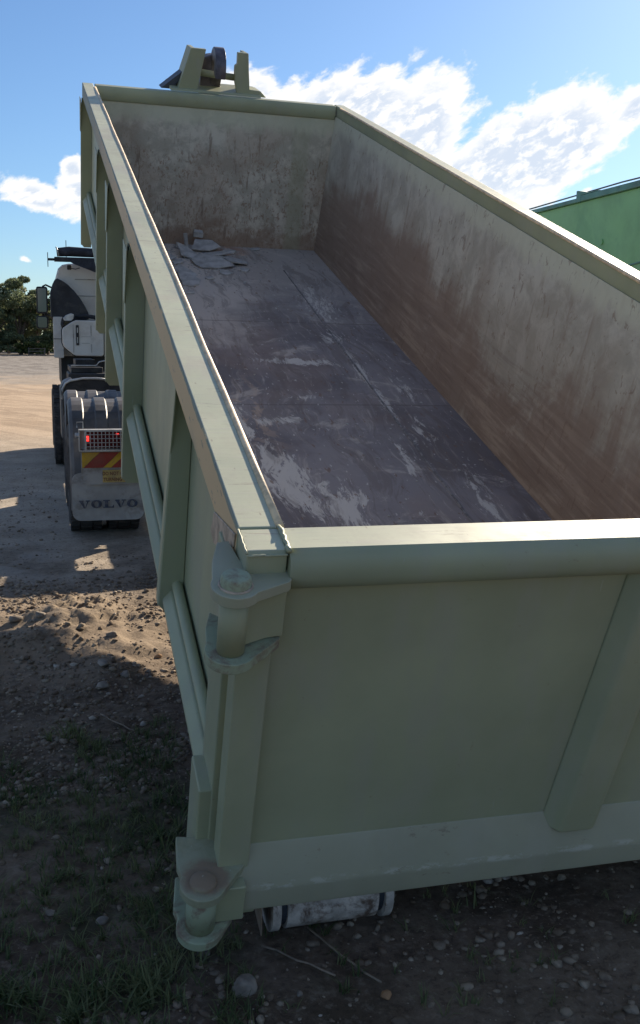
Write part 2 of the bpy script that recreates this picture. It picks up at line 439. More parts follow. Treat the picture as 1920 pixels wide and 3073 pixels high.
M['hook'] = simple('worn_hook_steel', (0.12, 0.115, 0.14), 0.5, 0.3, 0.3, 9, 0.2, 0.4, (0.22, 0.14, 0.11), 0.5)
M['roller'] = simple('worn_white_roller', (0.52, 0.47, 0.43), 0.6, 0.0, 0.25, 15, 0.6, 0.3, (0.14, 0.10, 0.08), 1.0)
M['rollerdark'] = simple('dark_roller_groove', (0.05, 0.06, 0.08), 0.5, 0.1, 0.2, 9, 0.1)
M['green'] = simple('bright_green_steel', (0.27, 0.54, 0.23), 0.45, 0, 0.10, 1.4, 0.05, 0.5, (0.14, 0.36, 0.16), 0.4)
M['greentop'] = simple('green_steel_rail', (0.15, 0.33, 0.27), 0.5, 0, 0.15, 2, 0.08, 0.4, (0.10, 0.13, 0.12), 0.5)
M['cable'] = simple('grey_cable', (0.14, 0.15, 0.16), 0.5, 0.2, 0.1, 3, 0.05)
M['bark'] = simple('gum_bark', (0.16, 0.13, 0.11), 0.8, 0, 0.4, 3, 0.4)
M['post'] = simple('weathered_timber', (0.09, 0.08, 0.07), 0.8, 0, 0.3, 5, 0.3)
M['stone'] = simple('pale_stone', (0.27, 0.235, 0.20), 0.85, 0, 0.3, 12, 0.4, 0.2, (0.12, 0.09, 0.07), 0.6)
M['stoneo'] = simple('orange_stone', (0.34, 0.20, 0.11), 0.85, 0, 0.25, 12, 0.4, 0.2)
M['twig'] = simple('dry_twig', (0.25, 0.20, 0.15), 0.8, 0, 0.25, 20, 0.3)


def mirror_mat():
    m, t, b = new_mat('mirror_glass')
    setin(t, b, base=(0.07, 0.075, 0.08), rough=0.05, metal=1.0)
    return m


def glass_mat():
    m, t, b = new_mat('cab_window_glass')
    setin(t, b, base=(0.30, 0.38, 0.40), rough=0.06, spec=0.9, metal=0.35)
    return m


def lamp_mat():
    m, t, b = new_mat('lit_red_lamp')
    setin(t, b, base=(0.5, 0.02, 0.02), emit=(1.0, 0.04, 0.03), es=1.3)
    return m


def leaf_mat(name, a, bcol):
    m, t, b = new_mat(name)
    g = t.n.new('ShaderNodeNewGeometry')
    oi = t.n.new('ShaderNodeObjectInfo')
    k = t.noise(objc(t), 1.1, 3, 0.6)
    c = t.mix(t.ramp(t.add(k, t.mul(g.outputs['Random Per Island'], 0.35)), 0.4, 0.85), a, bcol)
    setin(t, b, base=c, rough=0.55, spec=0.25)
    tr = t.n.new('ShaderNodeBsdfTranslucent'); t.put(tr, 'Color', c)
    mx = t.n.new('ShaderNodeMixShader'); mx.inputs[0].default_value = 0.42
    out = t.n['Material Output']
    t.l.new(b.outputs[0], mx.inputs[1]); t.l.new(tr.outputs[0], mx.inputs[2]); t.l.new(mx.outputs[0], out.inputs[0])
    return m


M['mirror'] = mirror_mat(); M['glass'] = glass_mat(); M['lamp'] = lamp_mat()
M['leaf'] = leaf_mat('gum_leaves', (0.07, 0.10, 0.06), (0.22, 0.25, 0.13))
M['leafy'] = leaf_mat('yellowish_scrub_leaves', (0.075, 0.10, 0.03), (0.19, 0.21, 0.07))
M['grass'] = leaf_mat('grass_blades', (0.06, 0.10, 0.035), (0.19, 0.21, 0.10))


def pebble_mat():
    m, t, b = new_mat('mixed_gravel')
    g = t.n.new('ShaderNodeNewGeometry')
    r = g.outputs['Random Per Island']
    c = t.mix(r, (0.15, 0.11, 0.08), (0.36, 0.30, 0.23))
    c = t.mix(t.ramp(r, 0.93, 1.0), c, (0.45, 0.40, 0.34))
    c = t.mix(t.mul(t.ramp(t.noise(objc(t), 40, 4), .45, .65), .5), c, (0.10, 0.075, 0.055))
    setin(t, b, base=c, rough=0.9, spec=0.15)
    return m


def ground_mat():
    m, t, b = new_mat('compacted_dirt_ground')
    p = objc(t); x, y, z = t.sep(p)
    big = t.noise(p, 0.30, 7, 0.6, 0.3)
    med = t.noise(p, 2.1, 9, 0.66, 0.3)
    fin = t.noise(p, 26, 8, 0.72)
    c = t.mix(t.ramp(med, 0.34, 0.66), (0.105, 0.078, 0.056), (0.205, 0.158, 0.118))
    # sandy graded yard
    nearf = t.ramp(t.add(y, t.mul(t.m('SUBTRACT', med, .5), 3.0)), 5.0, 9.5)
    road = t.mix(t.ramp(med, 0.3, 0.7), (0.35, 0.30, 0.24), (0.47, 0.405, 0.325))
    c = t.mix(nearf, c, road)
    # pinkish sand in the middle distance with curving wheel tracks, greyer gravel beyond
    mid = t.mul(t.ramp(y, 14, 22), t.ramp(t.add(y, t.mul(t.m('SUBTRACT', big, .5), 30)), 52, 34))
    trk = t.noise(t.xyz(t.add(x, t.mul(y, 0.55)), t.mul(y, 0.16), 2.0), 1.5, 8, 0.66, 1.6)
    sand = t.mix(t.ramp(trk, .36, .64), (0.36, 0.26, 0.17), (0.52, 0.385, 0.26))
    c = t.mix(t.mul(mid, .9), c, sand)
    far = t.ramp(t.add(y, t.mul(t.m('SUBTRACT', big, .5), 30)), 36, 56)
    fargrey = t.mix(t.ramp(t.noise(t.scale(p, 1, .25, 1), 1.1, 8, 0.7), .35, .65), (0.17, 0.155, 0.14), (0.27, 0.25, 0.225))
    c = t.mix(far, c, fargrey)
    c = t.mix(t.mul(t.ramp(fin, 0.52, 0.68), 0.45), c, (0.30, 0.25, 0.20))
    c = t.mix(t.mul(t.ramp(fin, 0.46, 0.34), 0.5), c, (0.06, 0.045, 0.035))
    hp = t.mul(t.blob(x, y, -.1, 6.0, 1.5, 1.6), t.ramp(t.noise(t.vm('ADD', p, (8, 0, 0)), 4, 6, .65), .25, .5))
    c = t.mix(t.mul(t.ramp(hp, .1, .6), .75), c, (0.30, 0.235, 0.17))  # pale gravelly soil on the mound, lightened to brighten the sunlit patch
    # pale trodden clay pan by the truck's wheel tracks
    pan = t.mul(t.blob(x, y, -0.25, 8.0, 0.55, 1.3), t.ramp(med, 0.4, 0.6))
    c = t.mix(t.mul(pan, 0.6), c, (0.33, 0.30, 0.27))
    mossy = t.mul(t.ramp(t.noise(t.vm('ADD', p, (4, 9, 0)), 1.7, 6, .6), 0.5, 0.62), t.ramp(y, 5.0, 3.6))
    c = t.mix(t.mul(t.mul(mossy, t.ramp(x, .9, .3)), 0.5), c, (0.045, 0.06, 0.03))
    h = t.add(t.mul(fin, 0.4), t.mul(med, 0.6))
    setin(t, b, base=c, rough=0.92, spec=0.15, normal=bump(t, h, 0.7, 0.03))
    return m


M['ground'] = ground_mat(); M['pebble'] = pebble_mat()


# ------------------------------------------------------------------ mesh helpers
def link(name, bm, mat, parent=None, bevel=0.0, smooth=False, seg=2):
    me = bpy.data.meshes.new(name)
    bmesh.ops.recalc_face_normals(bm, faces=bm.faces)
    bm.to_mesh(me); bm.free()
    mats = mat if isinstance(mat, (list, tuple)) else [mat]
    for k in mats: me.materials.append(M[k] if isinstance(k, str) else k)
    if smooth:
        for f in me.polygons: f.use_smooth = True
    o = bpy.data.objects.new(name, me); COL.objects.link(o)
    if parent: o.parent = parent
    if bevel:
        b = o.modifiers.new('bevel', 'BEVEL'); b.width = bevel; b.segments = seg; b.limit_method = 'ANGLE'; b.angle_limit = math.radians(35)
        if not smooth:
            for f in me.polygons: f.use_smooth = True
            try:
                me.shade_smooth() if False else None
            except Exception: pass
            b.harden_normals = True
    return o


def B(): return bmesh.new()


def box(bm, lo, hi, mi=0):
    vs = [bm.verts.new((x, y, z)) for x in (lo[0], hi[0]) for y in (lo[1], hi[1]) for z in (lo[2], hi[2])]
    for q in ((0, 1, 3, 2), (4, 6, 7, 5), (0, 4, 5, 1), (2, 3, 7, 6), (0, 2, 6, 4), (1, 5, 7, 3)):
        f = bm.faces.new([vs[i] for i in q]); f.material_index = mi


def prism(bm, prof, ax, a, b, prof_b=None, mi=0):
    """profile (2-tuples) swept along axis ax from a to b"""
    def pt(u, v, w):
        return {0: (w, u, v), 1: (u, w, v), 2: (u, v, w)}[ax]
    pb = prof_b or prof
    A = [bm.verts.new(pt(u, v, a)) for u, v in prof]
    C = [bm.verts.new(pt(u, v, b)) for u, v in pb]
    n = len(prof); fs = [bm.faces.new(A), bm.faces.new(C[::-1])]
    for i in range(n): fs.append(bm.faces.new((A[i], C[i], C[(i + 1) % n], A[(i + 1) % n])))
    for f in fs: f.material_index = mi
    return fs


def tube(bm, pts, r, n=10, cap=True):
    pts = [Vector(p) for p in pts]; rings = []
    for i, p in enumerate(pts):
        d = (pts[min(i + 1, len(pts) - 1)] - pts[max(i - 1, 0)]).normalized()
        a = d.orthogonal().normalized() if abs(d.z) > .99 else d.cross(Vector((0, 0, 1))).normalized()
        b_ = d.cross(a); rr = r[i] if isinstance(r, (list, tuple)) else r
        rings.append([bm.verts.new(p + (a * math.cos(k * 2 * math.pi / n) + b_ * math.sin(k * 2 * math.pi / n)) * rr) for k in range(n)])
    for i in range(len(rings) - 1):
        for k in range(n): bm.faces.new((rings[i][k], rings[i][(k + 1) % n], rings[i + 1][(k + 1) % n], rings[i + 1][k]))
    if cap: bm.faces.new(rings[0]); bm.faces.new(rings[-1][::-1])


def empty(name, label, cat, loc=(0, 0, 0), group=None):
    o = bpy.data.objects.new(name, None); COL.objects.link(o)
    o.location = loc; o.empty_display_size = 0.2
    o['label'] = label; o['category'] = cat
    if group: o['group'] = group
    return o


def tag(o, label, cat, group=None):
    o['label'] = label; o['category'] = cat
    if group: o['group'] = group
    return o


def arc(cx, cy, r, a0, a1, n):
    return [(cx + r * math.cos(math.radians(a0 + (a1 - a0) * i / n)), cy + r * math.sin(math.radians(a0 + (a1 - a0) * i / n))) for i in range(n + 1)]


def roundrect(x0, y0, x1, y1, r, n=5):
    return arc(x1 - r, y1 - r, r, 0, 90, n) + arc(x0 + r, y1 - r, r, 90, 180, n) + arc(x0 + r, y0 + r, r, 180, 270, n) + arc(x1 - r, y0 + r, r, 270, 360, n)


# value noise for numpy height fields
def vnoise(x, y, seed=0):
    xi = np.floor(x).astype(np.int64); yi = np.floor(y).astype(np.int64)
    fx = x - xi; fy = y - yi; fx = fx * fx * (3 - 2 * fx); fy = fy * fy * (3 - 2 * fy)
    def h(a, b):
        n = (a * 374761393 + b * 668265263 + seed * 144665) & 0x7fffffff
        n = ((n ^ (n >> 13)) * 1274126177) & 0x7fffffff
        return ((n ^ (n >> 16)) & 0xffff) / 65535.0
    return (h(xi, yi) * (1 - fx) + h(xi + 1, yi) * fx) * (1 - fy) + (h(xi, yi + 1) * (1 - fx) + h(xi + 1, yi + 1) * fx) * fy


def fbm(x, y, o=4, seed=0):
    s = 0; a = 0.5
    for i in range(o): s = s + a * (vnoise(x * 2 ** i, y * 2 ** i, seed + i) - 0.5); a *= 0.55
    return s


MOUNDS = [(.20, 6.20, .26, .30, .15), (-.02, 5.75, .3, .22, .07), (-.25, 6.15, .35, .18, .06), (.42, 5.55, .25, .25, .05), (.30, 5.15, .2, .2, .05),
          (.62, 6.1, .22, .3, .05), (-.5, 5.6, .3, .3, .05)]


def height(x, y):
    x = np.asarray(x, float); y = np.asarray(y, float)
    near = np.clip((9.5 - y) / 3.5, 0, 1) * np.clip((y - 0.5) / 1, 0, 1)
    h = fbm(x * 1.1, y * 1.1, 4, 3) * 0.05 + near * (fbm(x * 4, y * 4, 5, 11) * 0.040 + fbm(x * 16, y * 16, 3, 21) * 0.018)
    for cx, cy, rx, ry, a in MOUNDS:
        h = h + a * np.exp(-(((x - cx) / rx) ** 2 + ((y - cy) / ry) ** 2)) * (1 + 1.0 * fbm(x * 9, y * 9, 3, 33))
    flat = np.exp(-(((x - 1.6) / 1.25) ** 4 + ((y - 2.9) / 0.5) ** 4))
    h = h * (1 - flat * .9) - flat * .0
    wheels = np.clip((y - 8.4) / .5, 0, 1) * np.clip((22 - y) / 3, 0, 1) * np.clip(1 - (np.abs(x - 1.45) - 1.7) / .8, 0, 1)
    h = h * (1 - wheels * .9)
    return h


# ------------------------------------------------------------------ ground
def axis(segs):
    out = []
    for a, b, st in segs:
        n = max(1, int(round((b - a) / st))); out += list(a + (b - a) * np.arange(n) / n)
    out.append(segs[-1][1]); return np.array(out)


gx = axis([(-1500, -300, 300), (-300, -60, 30), (-60, -10, 4), (-10, -1.2, .4), (-1.2, 1.4, .022), (1.4, 3.6, .045), (3.6, 10, .4), (10, 60, 5), (60, 300, 30), (300, 1500, 300)])
gy = axis([(-300, -30, 30), (-30, 1.6, 2), (1.6, 7.6, .024), (7.6, 12, .07), (12, 24, .3), (24, 130, 4), (130, 400, 30), (400, 2000, 300)])
GX, GY = np.meshgrid(gx, gy)
GZ = height(GX, GY)
GZ = np.where((GX < -40) | (GX > 40) | (GY > 150) | (GY < -20), 0, GZ)
nx, ny = len(gx), len(gy)
me = bpy.data.meshes.new('ground')
verts = np.stack([GX.ravel(), GY.ravel(), GZ.ravel()], 1)
ii, jj = np.meshgrid(np.arange(nx - 1), np.arange(ny - 1)); base = (jj * nx + ii).ravel()
quads = np.stack([base, base + 1, base + 1 + nx, base + nx], 1)
me.vertices.add(len(verts)); me.vertices.foreach_set('co', verts.ravel())
me.loops.add(quads.size); me.loops.foreach_set('vertex_index', quads.ravel().astype(np.int32))
me.polygons.add(len(quads)); me.polygons.foreach_set('loop_start', (np.arange(len(quads)) * 4).astype(np.int32))
me.polygons.foreach_set('use_smooth', np.ones(len(quads), bool))
me.update(); me.validate()
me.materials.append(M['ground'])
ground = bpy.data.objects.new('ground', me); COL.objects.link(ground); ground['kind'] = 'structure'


def from_arrays(name, V, F, mat, smooth=False):
    me = bpy.data.meshes.new(name)
    V = np.asarray(V, float); F = np.asarray(F, np.int32); k = F.shape[1]
    me.vertices.add(len(V)); me.vertices.foreach_set('co', V.ravel())
    me.loops.add(F.size); me.loops.foreach_set('vertex_index', F.ravel())
    me.polygons.add(len(F)); me.polygons.foreach_set('loop_start', (np.arange(len(F)) * k).astype(np.int32))
    if smooth: me.polygons.foreach_set('use_smooth', np.ones(len(F), bool))
    me.update(); me.materials.append(M[mat])
    o = bpy.data.objects.new(name, me); COL.objects.link(o)
    return o


def ico(sub):
    bm = bmesh.new(); bmesh.ops.create_icosphere(bm, subdivisions=sub, radius=1)
    v = np.array([p.co[:] for p in bm.verts]); f = np.array([[q.index for q in p.verts] for p in bm.faces]); bm.free(); return v, f


def rocky(v, seed, k=0.35):
    r = np.random.default_rng(seed)
    out = v.copy()
    for _ in range(7):
        d = r.normal(size=3); d /= np.linalg.norm(d); c = r.uniform(0.45, 0.9)
        s = out @ d; out = out - np.outer(np.maximum(s - c, 0), d)
    return out * (1 + r.uniform(-.12, .12, (len(v), 1)) * k)


# ------------------------------------------------------------------ the hooklift bin (local frame: x across, y along it, z up from its floor)
bin_root = empty('hooklift_bin', 'long pale green open steel bin tilted up onto the truck with scuffed brown inside', 'skip bin')
INC, BANK = 0.34203, -0.0107
Yb = Vector((0, math.cos(INC), math.sin(INC))); Xb = Vector((1, 0, 0)); Zb = Xb.cross(Yb)
Xb, Zb = Xb * math.cos(BANK) + Zb * math.sin(BANK), -Xb * math.sin(BANK) + Zb * math.cos(BANK)
mb = Matrix((Xb, Yb, Zb)).transposed().to_4x4(); mb.translation = (.39626, 2.57994, -.04033)
bin_root.matrix_world = mb
L, Wd, H = 7.96, 2.40, 1.393
YF = L - 0.10                                  # inner face of far wall


def zfloor(y): return 0.04 if y > 2.2 else 0.04 + (2.2 - max(y, .1)) / 2.1 * 0.23


# floor with its ramp near the door
bm = B()
ys = [0.085, 0.5, 1.0, 1.5, 1.9, 2.2, 2.6, 4.0, 5.6, YF]
for a, b_ in zip(ys[:-1], ys[1:]):
    prism(bm, [(a, zfloor(a) - .008), (b_, zfloor(b_) - .008), (b_, zfloor(b_)), (a, zfloor(a))], 0, 0.165, Wd - 0.165)
bmesh.ops.remove_doubles(bm, verts=bm.verts, dist=1e-5)
bin_floor = link('floor', bm, 'floor', bin_root)
bm = B()
rs = random.Random(3); px = 1.765
pts = []
y = 2.21
while y < 7.15:
    pts.append((1.762 + rs.uniform(-.0025, .0025), y, 0.0405 + rs.uniform(0, .002))); y += 0.08
tube(bm, pts, [0.0065 + rs.uniform(-.002, .002) for _ in pts], 6)
link('weld_seam', bm, 'weld', bin_root, smooth=True)


def wall_x(z, side=0):
    """inner face x of the side wall at height z (left side), it leans in towards the floor"""
    t_ = (z - 0.04) / 1.25
    return 0.170 - 0.068 * t_ ** 0.8 if t_ > 0 else 0.170


zs = [0.02, 0.2, 0.45, 0.7, 0.95, 1.12, 1.22, 1.30]
for side in (0, 1):
    def fx(v): return v if side == 0 else Wd - v
    # lining skin (inner) and outer plate
    bm = B()
    for i in range(len(zs) - 1):
        a, b_ = zs[i], zs[i + 1]
        p4 = [(fx(wall_x(a)), a), (fx(wall_x(b_)), b_), (fx(wall_x(b_) - .004), b_), (fx(wall_x(a) - .004), a)]
        prism(bm, p4, 1, 0.085, YF)
    bmesh.ops.remove_doubles(bm, verts=bm.verts, dist=1e-5)
    link('wall_lining', bm, 'side', bin_root)
    bm = B()
    for i in range(len(zs) - 1):
        a, b_ = zs[i], zs[i + 1]
        if i == 0: a = 0.0
        prism(bm, [(fx(.086), a), (fx(.086), b_), (fx(.078), b_), (fx(.078), a)], 1, 0.26, YF)
    bmesh.ops.remove_doubles(bm, verts=bm.verts, dist=1e-5)
    link('side_plate', bm, 'paint', bin_root)
    # top rail box, scuffed top and tan worn face on the outside
    bm = B()
    fs = prism(bm, [(fx(0.0), 1.274), (fx(0.0), H), (fx(0.093), H), (fx(0.093), 1.300), (fx(0.080), 1.274)], 1, 0.098, L - .002)
    for f in bm.faces:
        c = f.calc_center_median(); n = f.normal if f.normal.length else f.calc_center_median()
        f.normal_update()
        if abs(f.normal.z) > .9 and c.z > 1.38: f.material_index = 1
        elif abs(f.normal.x) > .9 and abs(c.x - fx(0)) < .01: f.material_index = 2
    link('top_rail', bm, ['paint', 'paint_sunlit_top', 'tan'], bin_root, bevel=0.006, seg=3)
    # worn plate edge standing at the inside of the rail
    bm = B()
    pts = []; y = 0.102; rs = random.Random(5 + side)
    while y < L - .01:
        pts.append((fx(0.0985 + rs.uniform(-.0015, .0015)), y, H - 0.0035 + rs.uniform(-.0008, .0008))); y += 0.40
    tube(bm, pts, [0.0100 + rs.uniform(-.0008, .0008) for _ in pts], 10)
    link('worn_lip', bm, 'lip', bin_root, smooth=True)
    # lower side rail: sloping face
    bm = B()
    prism(bm, [(fx(0.0), 0.388), (fx(0.0), 0.402), (fx(0.028), 0.438), (fx(0.079), 0.442), (fx(0.079), 0.40), (fx(0.079), 0.37), (fx(0.02), 0.372)], 1, 0.26, L - .01)
    link('side_rail', bm, 'paint', bin_root, bevel=0.006)
    # round bar lying along the rail
    bm = B(); pts = [(fx(0.052), 0.26 + (L - .3) * i / 24, 0.460) for i in range(25)]
    tube(bm, pts, 0.020, 12)
    link('lashing_bar', bm, 'paint', bin_root, smooth=True)
    # lower skirt plate under the rail, following the floor
    bm = B()
    for a, b_ in zip(ys[:-1], ys[1:]):
        prism(bm, [(a, zfloor(a) - .02), (b_, zfloor(b_) - .02), (b_, .40), (a, .40)], 0, fx(0.089), fx(0.10))
    bmesh.ops.remove_doubles(bm, verts=bm.verts, dist=1e-5)
    link('skirt_plate', bm, 'paint', bin_root)
    # ribs: deep channels standing off the plate
    for k, (yr, zb) in enumerate(((1.33, 0.345), (2.98, 0.03), (4.33, 0.03), (5.40, 0.0), (L - .075, -0.03))):
        bm = B(); d = 0.036
        
        xt = .012 if k == 0 else -.014
        rp = [(fx(-.014), zb + .03), (fx(xt), 1.20), (fx(max(xt, -.002)), 1.272), (fx(.077), 1.272), (fx(.077), zb), (fx(.01), zb)]
        prism(bm, rp, 1, yr - d, yr - d + .008)
        prism(bm, rp, 1, yr + d - .008, yr + d)
        prism(bm, [(fx(-.016), zb + .02), (fx(xt - .002), 1.20), (fx(max(xt, -.002) - .001), 1.272), (fx(xt + .008), 1.272), (fx(xt + .006), 1.20), (fx(-.008), zb + .02)], 1, yr - d + .008, yr + d - .008)
        rib = link('rib', bm, 'paint', bin_root, bevel=0.004)
        if side == 0:      # flared gusset joining rib and rail
            bm = B()
            prism(bm, [(yr - .036, 1.00), (yr - .085, 1.20), (yr - .10, 1.273), (yr + .10, 1.273), (yr + .085, 1.20), (yr + .036, 1.00)], 0, xt - .008, xt - .0025)
            g = link('gusset', bm, 'paint', rib, bevel=0.002)

# bowed face detail: two tear marks of primer on ribs are left to the paint

# far wall
bm = B()
box(bm, (0.10, YF, 0.02), (Wd - 0.10, YF + .006, 1.30))
link('front_lining', bm, 'front', bin_root)
bm = B(); box(bm, (0.05, YF + .008, 0.0), (Wd - 0.05, YF + .016, 1.30)); link('front_plate', bm, 'paint', bin_root)
bm = B()
prism(bm, [(L, 1.27), (L, H - .001), (YF - .012, H - .001), (YF - .026, H - .02), (YF - .030, 1.31), (YF - .012, 1.275), (YF + .006, 1.268)], 0, 0.106, Wd - .106)
link('front_rail', bm, ['paint'], bin_root, bevel=0.006, seg=3)
for xx in (.55, 1.2, 1.85):
    bm = B(); box(bm, (xx - .04, YF + .018, 0.0), (xx + .04, L + .03, 1.268)); link('front_rib', bm, 'paint', bin_root, bevel=.004)
# hook frame on the far rail
for xx, sgn in ((0.985, 1), (1.425, -1)):
    bm = B()
    x0, x1 = (0.90, 1.035) if sgn == 1 else (1.355, 1.47)
    y0 = L + .02
    if sgn == 1:
        prism(bm, [(x0 - .06, 1.40), (x1 - .02, 1.40), (x1 + .035, 1.70), (x1 + .045, 1.755), (x0 + .045, 1.755)], 1, y0, y0 + .07)
        prism(bm, [(x0 - .06, 1.40), (x0 - .02, 1.40), (x0 + .085, 1.755), (x0 + .045, 1.755)], 1, y0 + .07, y0 + .30)
    else:
        prism(bm, [(x0 + .035, 1.395), (x1 + .035, 1.395), (x1 + .01, 1.60), (x1 - .005, 1.755), (x0 + .012, 1.755), (x0 + .014, 1.66), (x0 - .005, 1.645), (x0 - .006, 1.60), (x0 + .004, 1.50)], 1, y0, y0 + .06)
        prism(bm, [(x1 - .005, 1.395), (x1 + .035, 1.395), (x1 - .005, 1.755), (x1 - .035, 1.755)], 1, y0 + .06, y0 + .28)
    link('hook_post', bm, 'paint', bin_root, bevel=0.004)
bm = B(); prism(bm, [(L - .02, H + .001), (L + .10, H + .001), (L + .40, H + .03), (L + .40, H + .05), (L - .01, H + .022)], 0, .775, 1.60)
link('hook_base_plate', bm, 'paint', bin_root, bevel=.003)
bm = B(); prism(bm, [(.70, H), (.80, H), (.96, H + .19), (.94, H + .20)], 1, L + .10, L + .30)
link('hook_stay', bm, 'rollerdark', bin_root, bevel=.003)
bm = B(); prism(bm, [(1.50, H + .003), (1.66, H + .003), (1.60, H + .055), (1.50, H + .06)], 1, L + .02, L + .30)
link('hook_stay', bm, 'paint', bin_root, bevel=.003)
bm = B(); tube(bm, [(.97, L + .12, 1.555), (1.37, L + .12, 1.535)], .030, 14); link('hook_bar', bm, 'paint', bin_root, smooth=True)

# ---- rear door: framed flat panel with round top rail, centre rib and sloping sill
door = B(); box(door, (0.082, 0.030, 0.30), (Wd - 0.082, 0.040, 1.295))
door_o = link('rear_door', door, 'paint', bin_root)
# top: flat scuffed cap with rolled edge
bm = B()
prof = [(.092, 1.300), (.092, H), (.004, H), (-.012, H - .006), (-.024, H - .018), (-.031, H - .038), (-.031, H - .062), (-.024, H - .082), (-.010, H - .098), (.012, H - .108), (.030, H - .110)]
prism(bm, prof, 0, .098, Wd - .098)
for f in bm.faces:
    f.normal_update(); c = f.calc_center_median()
    if abs(f.normal.z) > .98 and c.z > H - .004: f.material_index = 1
o = link('door_top_rail', bm, ['paint', 'paint_sunlit_top'], door_o, smooth=True)
for f in o.data.polygons:
    if f.material_index == 1 or len(f.vertices) > 4: f.use_smooth = False
for side in (0, 1):
    def fx(v): return v if side == 0 else Wd - v
    # corner block with weld beads
    bm = B(); prism(bm, [(.0955, 1.30), (.0955, H - .002), (.002, H - .002), (-.008, H - .010), (-.010, 1.31), (.0, 1.30)], 0, fx(.002), fx(.094))
    for f in bm.faces:
        f.normal_update()
        if abs(f.normal.z) > .98 and f.calc_center_median().z > H - .006: f.material_index = 1
    link('corner_block', bm, ['paint', 'paint_sunlit_top'], bin_root, bevel=.004)
    bm = B(); rs = random.Random(9)
    tube(bm, [(fx(.0965 + rs.uniform(-.002, .002)), -.012 + .110 * i / 12, H + .001 + rs.uniform(-.001, .002)) for i in range(13)], [.0060 + rs.uniform(-.0012, .0015) for _ in range(13)], 7)
    tube(bm, [(fx(.001 + rs.uniform(-.0007, .0007)), -.010 + .105 * i / 12, H - .002 + rs.uniform(-.001, .002)) for i in range(13)], [.0028 + rs.uniform(-.0004, .0005) for _ in range(13)], 7)
    tube(bm, [(fx(.003 + .09 * i / 10), -.010 + rs.uniform(-.001, .001), H - .009 + rs.uniform(-.001, .002)) for i in range(11)], [.0026 + rs.uniform(-.0004, .0004) for _ in range(11)], 7)
    link('corner_weld', bm, 'paint', bin_root, smooth=True)
    # stile of the door
    bm = B(); box(bm, (fx(0.0), -.002, .30), (fx(.082), .070, 1.296)) if side == 0 else box(bm, (fx(.082), -.002, .30), (fx(0), .070, 1.296))
    link('door_stile', bm, 'paint', door_o, bevel=.004)
    # body post behind the gap
    bm = B(); a, b_ = sorted((fx(-.012), fx(.13))); box(bm, (a, .095, .30), (b_, .255, 1.296)); link('rear_post', bm, 'paint', bin_root, bevel=.005)
    a, b_ = sorted((fx(-.045), fx(.01)))
    bm = B(); box(bm, (a, .10, .20), (b_, .24, .60)); link('post_doubler', bm, 'paint', bin_root, bevel=.006)
    # foot of the body post and lower sill box
    bm = B(); a, b_ = sorted((fx(-.03), fx(.14))); box(bm, (a, .09, .12), (b_, .30, .298)); link('post_foot', bm, 'paint', bin_root, bevel=.006)
# sill of the door
bm = B(); prism(bm, [(.070, .465), (.028, .465), (-.032, .365), (-.034, .352), (-.034, .285), (-.028, .280), (.070, .280)], 0, .010, Wd - .010)
link('door_sill', bm, 'sill', door_o, bevel=.005)
# centre rib, a hat section leaning slightly
bm = B()
def hat(x, s=.0): return [(x - .045, .031), (x, -.022), (x + .105, -.022), (x + .15, .031)]
prism(bm, [(u, v) for u, v in hat(.985)], 2, .420, 1.292, [(u, v) for u, v in hat(1.03)])
link('door_rib', bm, 'paint', door_o, bevel=.012, seg=3)


def lug(name, z0, z1, cx, cy, r, tips, mat, parent, bev=.003):
    """flat hinge ear: round nose about the pin, tapering back to tips"""
    pts = arc(cx, cy, r, 150, 325, 14)
    bm = B(); prism(bm, pts + tips, 2, z0, z1)
    return link(name, bm, mat, parent, bevel=bev)


hx, hy = -.026, -.050
lug('hinge_lug', 1.312, 1.338, hx, hy, .054, [(.094, -.046), (.101, -.036), (.104, .004), (.0, .05), (-.010, .135), (-.038, .130), (-.062, .05)], 'dusty', bin_root, .002)
lug('hinge_lug', 1.140, 1.166, hx, hy, .057, [(.082, -.030), (.094, -.018), (.098, .012), (.0, .05), (-.050, .10), (-.068, .04)], 'rust', bin_root, .002)
bm = B(); tube(bm, [(hx, hy, 1.330), (hx, hy, 1.354), (hx, hy, 1.362), (hx, hy, 1.3655)], [.034, .034, .030, .018], 24)
link('hinge_pin', bm, 'rust', bin_root, smooth=False, bevel=.002)
bm = B(); tube(bm, [(hx, hy, 1.167), (hx, hy, 1.311)], .032, 28)
link('hinge_barrel', bm, 'paint', door_o, smooth=True)
bm = B(); prism(bm, [(hx - .005, hy - .008), (.060, -.020), (.100, -.014), (.100, -.002), (hx - .005, .006)], 2, 1.170, 1.306); link('hinge_leaf', bm, 'paint', door_o, bevel=.003)
# weld fillets of the ears
bm = B(); rs = random.Random(31)
tube(bm, [(hx + .036 * math.cos(a_ / 14 * 6.283), hy + .036 * math.sin(a_ / 14 * 6.283), 1.3385) for a_ in range(15)], [.0035 + rs.uniform(-.001, .001) for _ in range(15)], 6, False)
link('pin_weld', bm, 'scuff', bin_root, smooth=True)
